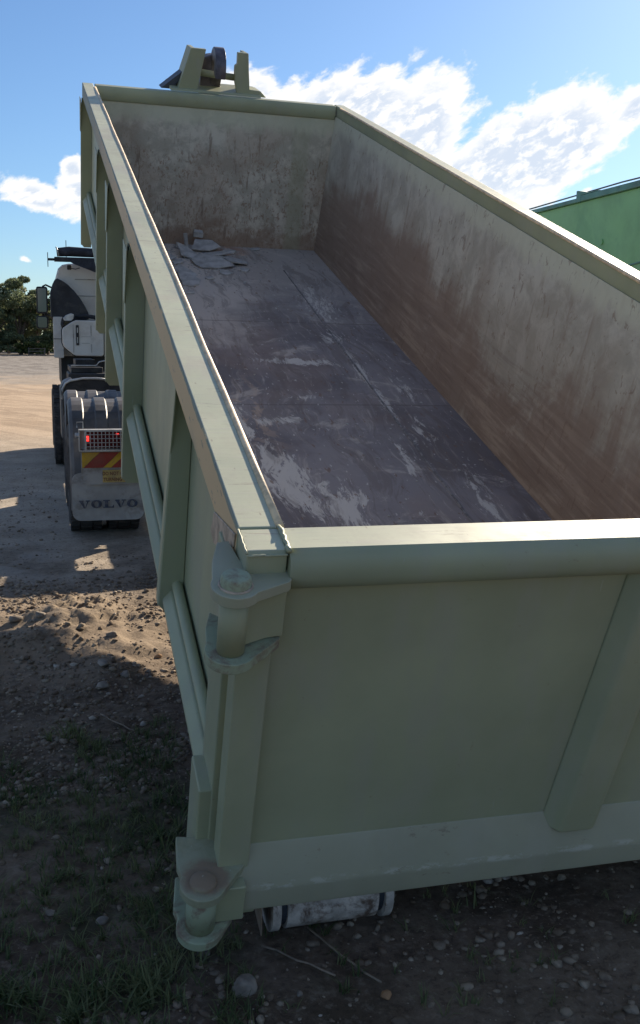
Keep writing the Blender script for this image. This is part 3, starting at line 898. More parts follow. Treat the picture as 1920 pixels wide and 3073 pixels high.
# lower hinge
hx, hy = -.045, -.046
lug('lower_hinge_lug', .398, .426, hx, hy, .060, [(.042, -.034), (.088, .015), (.0, .10), (-.095, .12), (-.104, .02)], 'rust2', bin_root, .004)
lug('lower_hinge_lug', .238, .268, hx, hy, .062, [(.045, -.03), (.058, .03), (.0, .12), (-.09, .12), (-.107, .02)], 'rust', bin_root, .004)
bm = B(); tube(bm, [(hx, hy, .269), (hx, hy, .397)], .040, 22); link('hinge_barrel', bm, 'rust', door_o, smooth=True)
bm = B(); tube(bm, [(hx, hy, .424), (hx, hy, .433), (hx, hy, .437)], [.036, .034, .022], 20); link('hinge_pin', bm, 'rust2', bin_root, smooth=False, bevel=.002)
bm = B(); box(bm, (hx + .01, -.050, .272), (.07, .0, .394)); link('hinge_leaf', bm, 'paint', door_o, bevel=.004)
# weld blob / bent tab where the left rail meets the corner
bm = B(); prism(bm, [(.102, 1.375), (.110, 1.335), (.27, 1.237), (.35, 1.205), (.40, 1.212), (.37, 1.285)], 0, -.005, -.0005)
link('end_tab', bm, 'scuff', bin_root, bevel=.002)

# long skids under the floor and cross members
for xx in (.67, 1.62):
    bm = B(); prism(bm, [(.9, .10), (2.2, -.14), (L, -.14), (L, .03), (2.2, .03), (.9, .16)], 0, xx, xx + .09); link('skid_rail', bm, 'paint', bin_root, bevel=.004)
for yy in (2.98, 4.33, 5.40, 6.65):
    bm = B(); box(bm, (.101, yy - .03, -.045), (Wd - .101, yy + .03, .028)); link('cross_member', bm, 'paint', bin_root)

# rear rollers (axis across), touching the ground
inv = mb.inverted()
for side in (0, 1):
    cx = .773 if side == 0 else 2.42
    c0 = Vector((cx, 2.715, .104)); 
    bm = B(); pr = [(-.235, .088), (-.232, .106), (-.196, .106)]
    def lathe(bm, prof, n=32):
        rings = []
        for u, r in prof:
            rings.append([bm.verts.new(inv @ (c0 + Vector((u, r * math.cos(k * 2 * math.pi / n), r * math.sin(k * 2 * math.pi / n))))) for k in range(n)])
        for i in range(len(rings) - 1):
            for k in range(n): bm.faces.new((rings[i][k], rings[i][(k + 1) % n], rings[i + 1][(k + 1) % n], rings[i + 1][k]))
        bm.faces.new(rings[0]); bm.faces.new(rings[-1][::-1])
    lathe(bm, [(-.138, .095), (-.138, .1045), (.138, .1045), (.138, .095)]); rl = link('rear_roller', bm, 'roller', bin_root)
    for s_ in (-1, 1):
        bm = B(); lathe(bm, [(s_ * .138, .092), (s_ * .158, .092)]); link('roller_groove', bm, 'rollerdark', rl)
        bm = B(); lathe(bm, [(s_ * .158, .09), (s_ * .1585, .109), (s_ * .183, .109), (s_ * .1835, .07)]); link('roller_flange', bm, 'roller', rl)
    for s_ in (-1, 1):
        bm = B()
        prism(bm, [(2.66, .10), (2.74, .065), (2.83, .10), (2.98, .26), (2.66, .23)], 0, cx + s_ * .190, cx + s_ * .205)
        bmesh.ops.transform(bm, matrix=inv, verts=bm.verts); link('roller_bracket', bm, 'chassis', rl)

# ------------------------------------------------------------------ plaster debris inside the bin
def shard(name, pts, z0, th, tilt, label, mat='board'):
    """flat broken sheet given by outline in bin coordinates"""
    cx = sum(p[0] for p in pts) / len(pts); cy = sum(p[1] for p in pts) / len(pts)
    rj = random.Random(int(cx * 1e4)); out = []
    for i, p in enumerate(pts):                     # ragged broken edges
        q = pts[(i + 1) % len(pts)]; n_ = 4
        for k in range(n_):
            f = k / n_; j = .006 if k else .0
            out.append((p[0] + (q[0] - p[0]) * f + rj.uniform(-j, j), p[1] + (q[1] - p[1]) * f + rj.uniform(-j, j)))
    pts = out
    bm = B(); prism(bm, [(p[0] - cx, p[1] - cy) for p in pts], 2, 0, th)
    me_o = link(name, bm, mat)
    loc = mb @ (Matrix.Translation((cx, cy, z0)) @ Matrix.Rotation(tilt[0], 4, 'X') @ Matrix.Rotation(tilt[1], 4, 'Y'))
    me_o.matrix_world = loc
    tag(me_o, label, 'plasterboard')
    return me_o


rad = math.radians
shard('plasterboard_sheet', [(.93, 7.25), (1.03, 7.42), (1.26, 7.33), (1.30, 7.10), (1.14, 7.02), (.99, 7.04), (.95, 7.12)], .056, .011, (rad(3), rad(-2)), 'largest flat grey plasterboard sheet lying across the middle of the debris')
shard('plasterboard_piece', [(.76, 6.50), (.76, 6.84), (.86, 6.80), (.93, 6.66), (.90, 6.53), (.83, 6.48)], .044, .010, (rad(2), 0), 'pale five sided plasterboard piece lying alone nearest the left wall')
shard('plasterboard_piece', [(.70, 6.86), (.80, 7.06), (.93, 6.84), (.90, 6.76)], .048, .010, (rad(4), rad(6)), 'long triangular plasterboard piece behind the pale five sided piece')
shard('plasterboard_piece', [(1.28, 7.14), (1.22, 7.30), (1.30, 7.46), (1.46, 7.34), (1.44, 7.20)], .055, .012, (rad(-6), rad(8)), 'plasterboard piece at the right end of the debris with a raised edge')
shard('plasterboard_piece', [(.98, 7.60), (1.04, 7.80), (1.20, 7.76), (1.26, 7.62), (1.14, 7.56)], .085, .010, (rad(12), rad(-5)), 'light plasterboard slab propped up over a dark hollow')
shard('plasterboard_piece', [(.85, 7.36), (.84, 7.62), (.94, 7.56), (1.02, 7.40), (.99, 7.32)], .070, .010, (rad(10), rad(10)), 'curled plasterboard piece left of the propped slab')
shard('plasterboard_piece', [(1.08, 7.42), (1.10, 7.56), (1.24, 7.58), (1.34, 7.48), (1.20, 7.40)], .056, .010, (rad(-5), rad(-7)), 'plasterboard piece flat on the floor between sheet and propped slab')
shard('plasterboard_offcut', [(.93, 7.63), (.93, 7.70), (.96, 7.70), (.96, 7.63)], .05, .14, (rad(-8), rad(-7)), 'small upright plasterboard offcut standing at the back of the debris')
shard('plasterboard_chip', [(1.02, 7.78), (1.03, 7.84), (1.10, 7.84), (1.11, 7.78)], .14, .05, (rad(12), rad(4)), 'square plasterboard chip on top of the propped slab')
shard('plasterboard_chip', [(1.13, 6.90), (1.15, 7.00), (1.24, 6.96), (1.23, 6.88), (1.18, 6.85)], .044, .009, (rad(3), rad(3)), 'small plasterboard chip in front of the largest sheet')
shard('plasterboard_chip', [(.84, 7.68), (.85, 7.76), (.90, 7.75), (.90, 7.69)], .05, .03, (rad(6), rad(12)), 'tiny plasterboard chip left of the upright offcut')
V, F = [], []
v0, f0 = ico(1)
for i in range(420):
    if i < 260: x, y = rng.normal(1.1, .22), rng.normal(7.35, .30)
    else: x, y = rng.uniform(.75, 2.2), rng.uniform(2.4, 7.85)
    if not (.3 < x < 2.2 and 2.3 < y < 7.84): continue
    s = rng.uniform(.003, .011) * (1.2 if i < 260 else .7)
    q = rocky(v0, i) * np.array([s * rng.uniform(1, 2.4), s * rng.uniform(1, 2.4), s * .5]) + np.array([x, y, .042])
    F.append(f0 + len(V) * len(v0)); V.append(q)
o = from_arrays('plaster_crumbs', np.concatenate(V), np.concatenate(F), 'board')
o.matrix_world = mb; o['kind'] = 'stuff'; tag(o, 'plaster crumbs and grit scattered over the bin floor', 'crumbs')

for k, (x, y, sx_, sy_, rz, z, tx, lb) in enumerate(((.80, 7.18, .05, .03, .4, .05, 9, 'thin plasterboard splinter left of the largest sheet'), (1.38, 7.02, .045, .035, 1.1, .045, 4, 'small square plasterboard chip right of the largest sheet'),
        (1.18, 7.70, .07, .03, .2, .05, 7, 'narrow plasterboard splinter behind the propped slab'), (1.34, 7.62, .06, .04, -.3, .05, 5, 'thin plasterboard flake right of the propped slab'),
        (.72, 7.30, .08, .05, .9, .05, 6, 'plasterboard flake half hidden behind the left rail'), (.78, 6.30, .05, .03, .2, .043, 2, 'small pale flake in front of the five sided piece'),
        (1.62, 7.78, .05, .025, .1, .045, 3, 'little white flake against the far wall near the corner'), (1.02, 6.74, .04, .03, .5, .043, 3, 'tiny flake between the five sided piece and the largest sheet'))):
    c_, s_ = math.cos(rz), math.sin(rz)
    shard('plasterboard_chip', [(x + u * c_ - v * s_, y + u * s_ + v * c_) for u, v in ((-sx_, -sy_), (sx_ * .8, -sy_ * 1.2), (sx_ * 1.1, sy_ * .6), (0, sy_ * 1.2), (-sx_ * .9, sy_ * .5))], z, .010, (rad(tx), rad(-tx)), lb)

# ------------------------------------------------------------------ the truck (world frame, drives away along +y)
truck = empty('hooklift_truck', 'white cab hooklift truck facing away with black tyres and ribbed mudguards', 'truck', (1.45, 13, 0))
TM = Matrix.Translation((-1.45, -13, 0))


def tl(name, bm, mat, parent=truck, **k):
    if True: bmesh.ops.transform(bm, matrix=TM, verts=bm.verts)
    return link(name, bm, mat, parent, **k)


# cab: rounded profile in x-z swept along y
bm = B()
rear = [(.21, 1.47), (.20, 2.40), (.215, 2.58), (.25, 2.70), (.31, 2.755), (.40, 2.775), (1.45, 2.80), (2.50, 2.775), (2.59, 2.755), (2.65, 2.70), (2.685, 2.58), (2.70, 2.40), (2.69, 1.47)]
prism(bm, rear, 1, 15.2, 17.6)
cab = tl('cab', bm, 'cab', bevel=.03, seg=3)
for z in (2.32, 2.55, 1.75):
    bm = B(); box(bm, (.48 if z > 2.2 else .98, 15.192, z), (.86 if z > 2.2 else 1.5, 15.197, z + .012)); tl('pressed_line', bm, 'flap', cab)
bm = B(); prism(bm, roundrect(.80, 2.12, 1.62, 2.62, .06), 1, 15.17, 15.198); wf = tl('rear_window', bm, 'black', cab)
bm = B(); prism(bm, roundrect(.835, 2.155, 1.585, 2.585, .04), 1, 15.16, 15.169); tl('window_glass', bm, 'glass', wf)
bm = B(); prism(bm, roundrect(.16, 1.45, .295, 2.02, .012, 2), 1, 14.92, 15.19); pn = tl('side_panel', bm, 'cab', bevel=.006)
bm = B(); box(bm, (.155, 14.912, 1.71), (.30, 14.919, 1.718)); tl('panel_gap', bm, 'black', pn)
# black air intake duct, rounded on the right
bm = B()
prof = [(.13, 2.0), (.13, 2.36), (.165, 2.47), (.205, 2.545), (.24, 2.55), (.31, 2.515), (.38, 2.465), (.46, 2.385), (.54, 2.285), (.60, 2.18), (.65, 2.08), (.665, 2.0), (.50, 1.96), (.20, 1.97)]
prism(bm, prof, 1, 14.96, 15.18); duct = tl('air_intake', bm, 'black', bevel=.02)
bm = B(); tube(bm, [(.46, 14.8, 2.02), (.60, 14.8, 2.035), (.72, 14.8, 2.02), (.84, 14.82, 1.96), (.95, 14.85, 1.90)], .028, 10); tl('hose', bm, 'black', smooth=True)
bm = B(); tube(bm, [(.29, 14.62, 1.86), (.275, 14.62, 1.91), (.285, 14.66, 1.97), (.30, 14.7, 2.0)], .022, 8); tl('hose', bm, 'chassis', smooth=True)
bm = B(); prism(bm, [(.30, 1.96), (.29, 2.0), (.33, 2.04), (.40, 2.065), (.44, 2.05), (.43, 1.99), (.40, 1.96)], 1, 14.62, 14.78); tl('filler_cap', bm, 'metal', bevel=.01)
bm = B(); box(bm, (.26, 15.25, 1.05), (2.64, 17.5, 1.468)); tl('cab_underside', bm, 'black')
# hydraulic tank with pressed panels and sight gauge
bm = B()
oct_ = arc(.79, 1.93, .04, 0, 90, 3) + [(.46, 1.97)] + [(.40, 1.945)] + [(.285, 1.865), (.272, 1.83), (.272, 1.66), (.29, 1.61)] + [(.41, 1.505), (.45, 1.485)] + arc(.79, 1.52, .04, 270, 360, 3)
prism(bm, oct_, 1, 14.55, 14.95); tank = tl('hydraulic_tank', bm, 'cab', bevel=.018, seg=3)
cxo, czo = .55, 1.73
bm = B(); prism(bm, [(cxo + (u - cxo) * 1.045, czo + (v - czo) * 1.045) for u, v in oct_], 1, 14.62, 14.66); tl('tank_band', bm, 'chassis', tank)
bm = B(); prism(bm, roundrect(.455, 1.63, .495, 1.905, .008, 2), 1, 14.535, 14.549); gg = tl('sight_gauge', bm, 'black', tank)
bm = B(); box(bm, (.469, 14.528, 1.80), (.481, 14.534, 1.87)); tl('gauge_glass', bm, 'metal', gg); bm = B(); box(bm, (.469, 14.528, 1.66), (.481, 14.534, 1.74)); tl('gauge_glass', bm, 'metal', gg)
bm = B()
box(bm, (.415, 14.545, 1.53), (.425, 14.5485, 1.91)); box(bm, (.655, 14.545, 1.76), (.665, 14.5485, 1.90)); box(bm, (.655, 14.545, 1.53), (.665, 14.5485, 1.65)); box(bm, (.53, 14.545, 1.655), (.64, 14.5485, 1.662)); box(bm, (.53, 14.545, 1.745), (.65, 14.5485, 1.751))
tl('pressed_rib', bm, 'flap', tank)
# tarp roller over the cab
bm = B(); tube(bm, [(.235, 14.9, 2.90), (.40, 14.9, 2.915), (.8, 14.9, 2.905), (1.4, 14.9, 2.90), (2.5, 14.9, 2.90)], [.058, .068, .062, .062, .060], 12); tarp = tl('rolled_tarp', bm, 'fabric', smooth=True)
bm = B(); box(bm, (.20, 14.84, 2.775), (2.6, 14.96, 2.835)); box(bm, (.118, 14.88, 2.785), (.20, 14.92, 2.818)); box(bm, (.108, 14.87, 2.70), (.118, 14.93, 2.895)); tl('tarp_gantry', bm, 'chassis', tarp, bevel=.004)
bm = B(); prism(bm, [(.36, 2.80), (.46, 2.745), (.78, 2.63), (1.0, 2.58), (1.3, 2.58), (1.3, 2.82), (.36, 2.82)], 1, 14.83, 14.86); tl('tarp_skirt', bm, 'fabric', tarp)
bm = B(); tube(bm, [(.225, 14.84, 2.965), (.24, 14.825, 2.94), (.262, 14.825, 2.84)], .009, 8); tl('tarp_end_strap', bm, 'metal', tarp, smooth=True)
bm = B(); tube(bm, [(.366, 15.0, 2.80), (.366, 15.0, 3.075)], .005, 6); tl('antenna', bm, 'chassis')
bm = B(); prism(bm, roundrect(.375, 2.68, .435, 2.745, .01, 2), 1, 15.06, 15.12); wl_ = tl('work_light', bm, 'black', bevel=.006)
bm = B(); tube(bm, [(.435, 15.1, 2.70), (.49, 15.1, 2.692), (.55, 15.1, 2.71)], .006, 6); tl('light_cable', bm, 'black', wl_)
# mirrors on the left
bm = B(); prism(bm, roundrect(-.065, 2.10, .105, 2.51, .03), 1, 16.60, 16.72); m1 = tl('mirror', bm, 'black', bevel=.01)
bm = B(); prism(bm, roundrect(-.045, 2.125, .085, 2.485, .02), 1, 16.588, 16.598); tl('mirror_glass', bm, 'mirror', m1)
bm = B(); prism(bm, roundrect(-.075, 1.865, .105, 2.065, .04), 1, 16.60, 16.72); m2 = tl('mirror', bm, 'black', bevel=.01)
bm = B(); prism(bm, roundrect(-.055, 1.885, .085, 2.045, .03), 1, 16.588, 16.598); tl('mirror_glass', bm, 'mirror', m2)
bm = B(); tube(bm, [(.03, 16.66, 2.51), (.08, 16.66, 2.54), (.24, 16.7, 2.47)], .014, 8); tl('mirror_arm', bm, 'black'); bm = B(); tube(bm, [(.05, 16.66, 2.05), (.06, 16.66, 2.09), (.24, 16.7, 2.05)], .016, 8); tl('mirror_arm', bm, 'black')
# chassis, subframe, clutter
bm = B(); box(bm, (1.0, 8.45, .70), (1.12, 17, 1.0)); box(bm, (1.78, 8.45, .70), (1.9, 17, 1.0)); tl('chassis_rail', bm, 'chassis')
bm = B(); box(bm, (.85, 8.4, .62), (2.05, 8.55, 1.02)); tl('rear_cross_beam', bm, 'chassis')
bm = B(); box(bm, (.30, 12.9, .75), (1.0, 14.0, 1.30)); tl('battery_box', bm, 'chassis', bevel=.02)
bm = B(); box(bm, (1.9, 12.9, .75), (2.6, 14.0, 1.30)); tl('battery_box', bm, 'chassis', bevel=.02)
bm = B(); box(bm, (.33, 13.0, 1.30), (.72, 14.5, 1.37)); box(bm, (.40, 13.3, 1.37), (.64, 14.2, 1.46)); tl('step_box', bm, 'black', bevel=.01)
bm = B(); tube(bm, [(.335, 12.98, 1.30), (.335, 12.98, 1.392), (.64, 12.98, 1.392), (.68, 12.98, 1.44), (.78, 12.98, 1.46)], .008, 8); tl('grab_rail', bm, 'metal', smooth=True)
# hook arm reaching up to the bin
top = mb @ Vector((1.20, L + .16, 1.58)); low = mb @ Vector((1.20, L + .55, 1.0))
bm = B(); pth = [(1.45, 11.9, 1.05), (1.5, 11.6, 1.7), tuple(low), tuple(mb @ Vector((1.20, L + .50, 1.42)))]
tube(bm, pth, [.16, .14, .12, .10], 4); tl('hook_arm', bm, 'hook', bevel=.01)
bm = B(); outer = arc(0, 0, .19, -60, 200, 16); inner = arc(0, 0, .075, 200, -60, 12)
ring = outer + inner
A = [mb @ Vector((1.165, L + .14 + u, 1.585 + v)) for u, v in ring]; C_ = [mb @ Vector((1.26, L + .14 + u, 1.585 + v)) for u, v in ring]
no = len(outer); ni = len(inner)
va = [bm.verts.new(p) for p in A]; vc = [bm.verts.new(p) for p in C_]
N_ = len(ring)
for i in range(N_): bm.faces.new((va[i], va[(i + 1) % N_], vc[(i + 1) % N_], vc[i]))
def strip(vs):
    o_, n_ = vs[:no], vs[no:][::-1]
    for i in range(no - 1):
        j0 = int(round(i * (ni - 1) / (no - 1))); j1 = int(round((i + 1) * (ni - 1) / (no - 1)))
        if j0 == j1: bm.faces.new((o_[i], o_[i + 1], n_[j0]))
        else: bm.faces.new((o_[i], o_[i + 1], n_[j1], n_[j0]))
strip(va); strip(vc)
hk = tl('lifting_hook', bm, 'hook', bevel=.008)
bm = B()
prism(bm, [(1.07, 1.40), (1.07, 1.64), (1.09, 1.67), (1.14, 1.69), (1.19, 1.70), (1.20, 1.40)], 1, L + .22, L + .42)
bmesh.ops.transform(bm, matrix=mb, verts=bm.verts); tl('hook_head', bm, 'hook', bevel=.012)


# wheels
def wheel(xc, yc, parent, r=.50, w=.29, inner_dir=1, dual=False):
    bm = B(); n = 40
    prof = [(-w / 2 + .03, r * .58), (-w / 2, r * .66), (-w / 2 - .0, r * .86), (-w / 2 + .025, r * .955), (-w / 2 + .05, r), (w / 2 - .05, r), (w / 2 - .025, r * .955), (w / 2, r * .86), (w / 2, r * .66), (w / 2 - .03, r * .58)]
    rings = []
    for u, rr in prof:
        rings.append([bm.verts.new((xc + u, yc + rr * math.cos(k * 2 * math.pi / n), r + rr * math.sin(k * 2 * math.pi / n))) for k in range(n)])
    for i in range(len(rings) - 1):
        for k in range(n): bm.faces.new((rings[i][k], rings[i][(k + 1) % n], rings[i + 1][(k + 1) % n], rings[i + 1][k]))
    ty = tl('wheel', bm, 'tyre', parent, smooth=True)
    bm = B()
    for k in range(n):      # tread lugs
        a = (k + .5) * 2 * math.pi / n
        for u0, u1, off in ((-w / 2 + .012, -w / 2 + .085, 0), (-.05, .05, .5), (w / 2 - .085, w / 2 - .012, 0)):
            aa = a + off * 2 * math.pi / n
            c, s_ = math.cos(aa), math.sin(aa); t_ = .028
            vs = []
            for u in (u0, u1):
                for tt in (-t_, t_):
                    for rr in (r - .01, r + .010):
                        vs.append(bm.verts.new((xc + u, yc + rr * c - tt * s_, r + rr * s_ + tt * c)))
            for q in ((0, 1, 3, 2), (4, 6, 7, 5), (0, 4, 5, 1), (2, 3, 7, 6), (0, 2, 6, 4), (1, 5, 7, 3)): bm.faces.new([vs[i] for i in q])
    tr = tl('tread', bm, 'tyre', ty); tr['kind'] = 'stuff'
    bm = B(); tube(bm, [(xc - w / 2 + .03, yc, r), (xc + w / 2 - .03, yc, r)], r * .58, 24); tl('rim', bm, 'metal', ty)
    return ty


for yc in (9.40, 10.80):
    for xc in (.335, .665, 2.235, 2.565): wheel(xc, yc, truck)
for yc in (14.55, 16.45):
    for xc in (.27, 2.63): wheel(xc, yc, truck, r=.5, w=.30)


def guard(yc, x0, x1, r, a0, a1, zc=.53):
    """ribbed half round mudguard; alternating raised bands across x"""
    bm = B(); n = 22
    edges = np.linspace(x0 + .03, x1, 7)
    prof = [(x0, r - .035), (x0 + .012, r - .008)]
    for i in range(6):
        a, b_ = edges[i], edges[i + 1]; rr = r + (.014 if i % 2 == 0 else 0.0)
        prof += [(a + .006, rr), (b_ - .006, rr)]
    prof += [(x1 + .01, r - .03)]
    rings = []
    for u, rr in prof:
        rings.append([bm.verts.new((u, yc + rr * math.cos(math.radians(a0 + (a1 - a0) * k / n)), zc + rr * math.sin(math.radians(a0 + (a1 - a0) * k / n)))) for k in range(n + 1)])
    for i in range(len(rings) - 1):
        for k in range(n): bm.faces.new((rings[i][k], rings[i][k + 1], rings[i + 1][k + 1], rings[i + 1][k]))
    o = tl('mudguard', bm, 'guard', smooth=False)
    sm = o.modifiers.new('thickness', 'SOLIDIFY'); sm.thickness = .006; sm.offset = -1
    return o


for x0, x1 in ((.195, .83), (2.07, 2.705)):
    guard(9.40, x0, x1, .655, 20, 205)
    guard(10.80, x0, x1, .655, -10, 160)
# third, flatter black arch with pale edge further on
bm = B(); pr = [(.205, 1.02), (.215, 1.14), (.245, 1.205), (.30, 1.235), (.45, 1.262), (.62, 1.262), (.74, 1.245), (.74, 1.0)]
prism(bm, pr, 1, 12.25, 12.30); ar = tl('arch_panel', bm, 'black')
bm = B(); tube(bm, [(u, 12.235, v) for u, v in pr[:7]], .014, 8); tl('arch_edge', bm, 'metal', ar, smooth=True)
bm = B(); prism(bm, [(.19, .55), (.19, 1.15), (.23, 1.22), (.33, 1.26), (.33, .55)], 1, 12.32, 12.9); tl('tool_box', bm, 'guard', bevel=.02)
# rear fittings on both sides
def flap(x0):
    sx = 1 if x0 < 1 else 1
    bm = B(); o_ = roundrect(x0, .19, x0 + .60, .60, .07, 5); prism(bm, o_, 1, 8.70, 8.712); fl = tl('mudflap', bm, 'flap')
    for v in fl.data.vertices: v.co.y += .012 * math.sin(v.co.x * 9)
    bm = B(); prism(bm, [(x0 + .08, .50 + .05), (x0 + .13, .505), (x0 + .60, .505), (x0 + .60, .79), (x0 + .08, .79)], 1, 8.675, 8.684); pl = tl('backing_plate', bm, 'flap')
    # chevron marker
    bm = B(); prism(bm, [(x0 + .088, .648), (x0 + .095, .648), (x0 + .235, .778), (x0 + .088, .778)], 1, 8.666, 8.673)
    prism(bm, [(x0 + .262, .648), (x0 + .40, .778), (x0 + .47, .778), (x0 + .325, .648)], 1, 8.666, 8.673)
    y_ = tl('marker_stripe', bm, 'yellow', pl)
    bm = B(); prism(bm, [(x0 + .099, .648), (x0 + .258, .648), (x0 + .396, .778), (x0 + .239, .778)], 1, 8.666, 8.673)
    prism(bm, [(x0 + .329, .648), (x0 + .56, .648), (x0 + .56, .778), (x0 + .474, .778)], 1, 8.666, 8.673)
    r_ = tl('marker_stripe', bm, 'red', pl)
    bm = B(); box(bm, (x0 + .255, 8.664, .522), (x0 + .57, 8.672, .628)); st = tl('warning_sticker', bm, 'stk', pl)
    # tail light box with wire guard
    bm = B(); z0, z1 = .795, .975; X0, X1 = x0 + .065, x0 + .47
    for lo, hi in (((X0, 8.60, z0), (X1, 8.69, z0 + .010)), ((X0, 8.60, z1 - .010), (X1, 8.69, z1)), ((X0, 8.60, z0 + .0105), (X0 + .008, 8.69, z1 - .0105)), ((X1 - .008, 8.60, z0 + .0105), (X1, 8.69, z1 - .0105)), ((X0 + .009, 8.68, z0 + .011), (X1 - .009, 8.689, z1 - .011))):
        box(bm, lo, hi)
    lb = tl('tail_light_box', bm, 'metal')
    bm = B(); g0, g1 = X0 + .045, X1 - .004
    box(bm, (g0, 8.588, z0 - .002), (g0 + .016, 8.597, z1)); box(bm, (g0 + .0165, 8.588, z1 - .016), (g1, 8.597, z1)); box(bm, (g0 + .0165, 8.588, z0 - .002), (g1, 8.597, z0 + .014))
    tl('guard_frame', bm, 'metal', lb)
    bm = B()
    for i in range(1, 10): xx = g0 + .016 + i * .031; tube(bm, [(xx, 8.586, z0), (xx, 8.586, z1)], .0032, 5)
    for i in range(1, 5): zz = z0 + .006 + i * .0335; tube(bm, [(g0 + .01, 8.583, zz), (g1, 8.583, zz)], .0032, 5)
    tl('wire_mesh', bm, 'metal', lb)
    bm = B(); box(bm, (X0 + .05, 8.63, z0 + .02), (X1 - .03, 8.676, z1 - .02)); ls = tl('lens', bm, 'lens', lb)
    bm = B(); box(bm, (X0 + .058, 8.622, z0 + .082), (X0 + .082, 8.629, z0 + .126)); tl('lit_lamp', bm, 'lamp', lb); bm = B(); box(bm, (X0 + .305, 8.622, z1 - .045), (X0 + .328, 8.629, z1 - .036)); tl('lit_lamp', bm, 'lamp', lb)
    bm = B(); tube(bm, [(X0 - .03, 8.65, z1 - .05), (X0, 8.65, z1 - .05)], .022, 10); tl('side_knob', bm, 'metal', lb)
    bm = B(); tube(bm, [(X0 - .01, 8.72, z1 + .01), (X0 - .01, 8.72, z1 + .055), (X0 + .04, 8.72, z1 + .055), (X0 + .04, 8.72, z1)], .005, 6); tl('wire_clip', bm, 'metal', lb)
    return fl, pl, st


def text(body, x, z, y, size, parent, mat, sx=1.0, bold=0.0, name='lettering', shear=0.0):
    cu = bpy.data.curves.new('txt', 'FONT'); cu.body = body; cu.size = size; cu.offset = bold; cu.extrude = .0012; cu.align_x = 'CENTER'; cu.space_character = 1.05
    cu.resolution_u = 3
    ob = bpy.data.objects.new('txt', cu); COL.objects.link(ob)
    dg = bpy.context.evaluated_depsgraph_get(); me = bpy.data.meshes.new_from_object(ob.evaluated_get(dg))
    bpy.data.objects.remove(ob)
    for v in me.vertices: v.co = Vector((v.co.x * sx, v.co.y, v.co.z))
    me.transform(TM @ Matrix.Translation((x, y, z)) @ Matrix.Rotation(math.pi / 2, 4, 'X'))
    me.materials.clear(); me.materials.append(M[mat])
    o = bpy.data.objects.new(name, me); COL.objects.link(o); o.parent = parent
    return o


def serif_volvo(xc, z0, y, h, wtot, parent):
    """wide slab lettering VOLVO built from strokes"""
    bm = B(); n = 5; adv = wtot / n; x = xc - wtot / 2
    def q(pts): prism(bm, [(a, b_) for a, b_ in pts], 1, y, y - .003)
    for i, ch in enumerate('VOLVO'):
        a = x + i * adv + adv * .05; w = adv * .90; c = a + w / 2
        if ch == 'V':
            q([(a, z0 + h), (a + w * .42, z0 + h), (a + w * .42, z0 + h * .86), (a, z0 + h * .86)])
            q([(a + w * .62, z0 + h), (a + w, z0 + h), (a + w, z0 + h * .86), (a + w * .62, z0 + h * .86)])
            q([(a + w * .06, z0 + h * .85), (a + w * .38, z0 + h * .85), (c + w * .06, z0), (c - w * .06, z0)])
            q([(a + w * .75, z0 + h * .85), (a + w * .88, z0 + h * .85), (c + w * .075, z0), (c + w * .062, z0 + h * .05)])
        elif ch == 'O':
            o_ = [(c + w / 2 * math.cos(t_), z0 + h / 2 + h * .52 * math.sin(t_)) for t_ in np.linspace(0, 2 * math.pi, 21)]
            i_ = [(c + w * .20 * math.cos(t_), z0 + h / 2 + h * .36 * math.sin(t_)) for t_ in np.linspace(0, 2 * math.pi, 21)]
            for k in range(20): q([o_[k], o_[k + 1], i_[k + 1], i_[k]])
        else:
            q([(a, z0 + h), (a + w * .62, z0 + h), (a + w * .62, z0 + h * .86), (a, z0 + h * .86)])
            q([(a + w * .16, z0 + h * .855), (a + w * .46, z0 + h * .855), (a + w * .46, z0 + h * .145), (a + w * .16, z0 + h * .145)])
            q([(a, z0), (a + w, z0), (a + w, z0 + h * .14), (a, z0 + h * .14)])
            q([(a + w * .84, z0 + h * .145), (a + w, z0 + h * .145), (a + w, z0 + h * .42)])
    return tl('lettering', bm, 'flapdark', parent)


for x0 in (.205, 2.095):
    fl, pl, st = flap(x0)
    serif_volvo(x0 + .30, .300, 8.690, .068, .50, fl)
    text('DO NOT OVERTAKE', x0 + .41, .584, 8.663, .042, st, 'stktext', .78, .0012)
    text('TURNING VEHICLE', x0 + .41, .533, 8.663, .042, st, 'stktext', .80, .0012)

# ------------------------------------------------------------------ green bin beyond on the right
gb = empty('green_bin', 'tall bright green steel bin standing beyond the pale bin with a cable above', 'skip bin', (6.4, 12.5, 0))
def gl(name, bm, mat, parent=gb, **k):
    bmesh.ops.transform(bm, matrix=Matrix.Translation((-6.4, -12.5, 0)), verts=bm.verts); return link(name, bm, mat, parent, **k)
bm = B(); box(bm, (6.40, 9.6, .9), (6.46, 16.8, 3.44)); box(bm, (8.8, 9.6, .9), (8.86, 16.8, 3.44)); box(bm, (6.46, 9.6, .9), (8.8, 9.66, 3.44)); box(bm, (6.46, 16.74, .9), (8.8, 16.8, 3.44)); box(bm, (6.46, 9.66, .9), (8.8, 16.74, .96))
gbody = gl('bin_body', bm, 'green', bevel=.01)
bm = B()
segs = [(9.6, 3.50), (10.3, 3.507), (11.0, 3.505), (11.5, 3.49)]
box(bm, (6.36, 9.58, 3.44), (6.50, 11.46, 3.512)); box(bm, (6.36, 11.57, 3.44), (6.50, 16.82, 3.49)); box(bm, (8.76, 9.58, 3.44), (8.9, 16.82, 3.51))
gl('bin_rail', bm, 'greentop', bevel=.008)
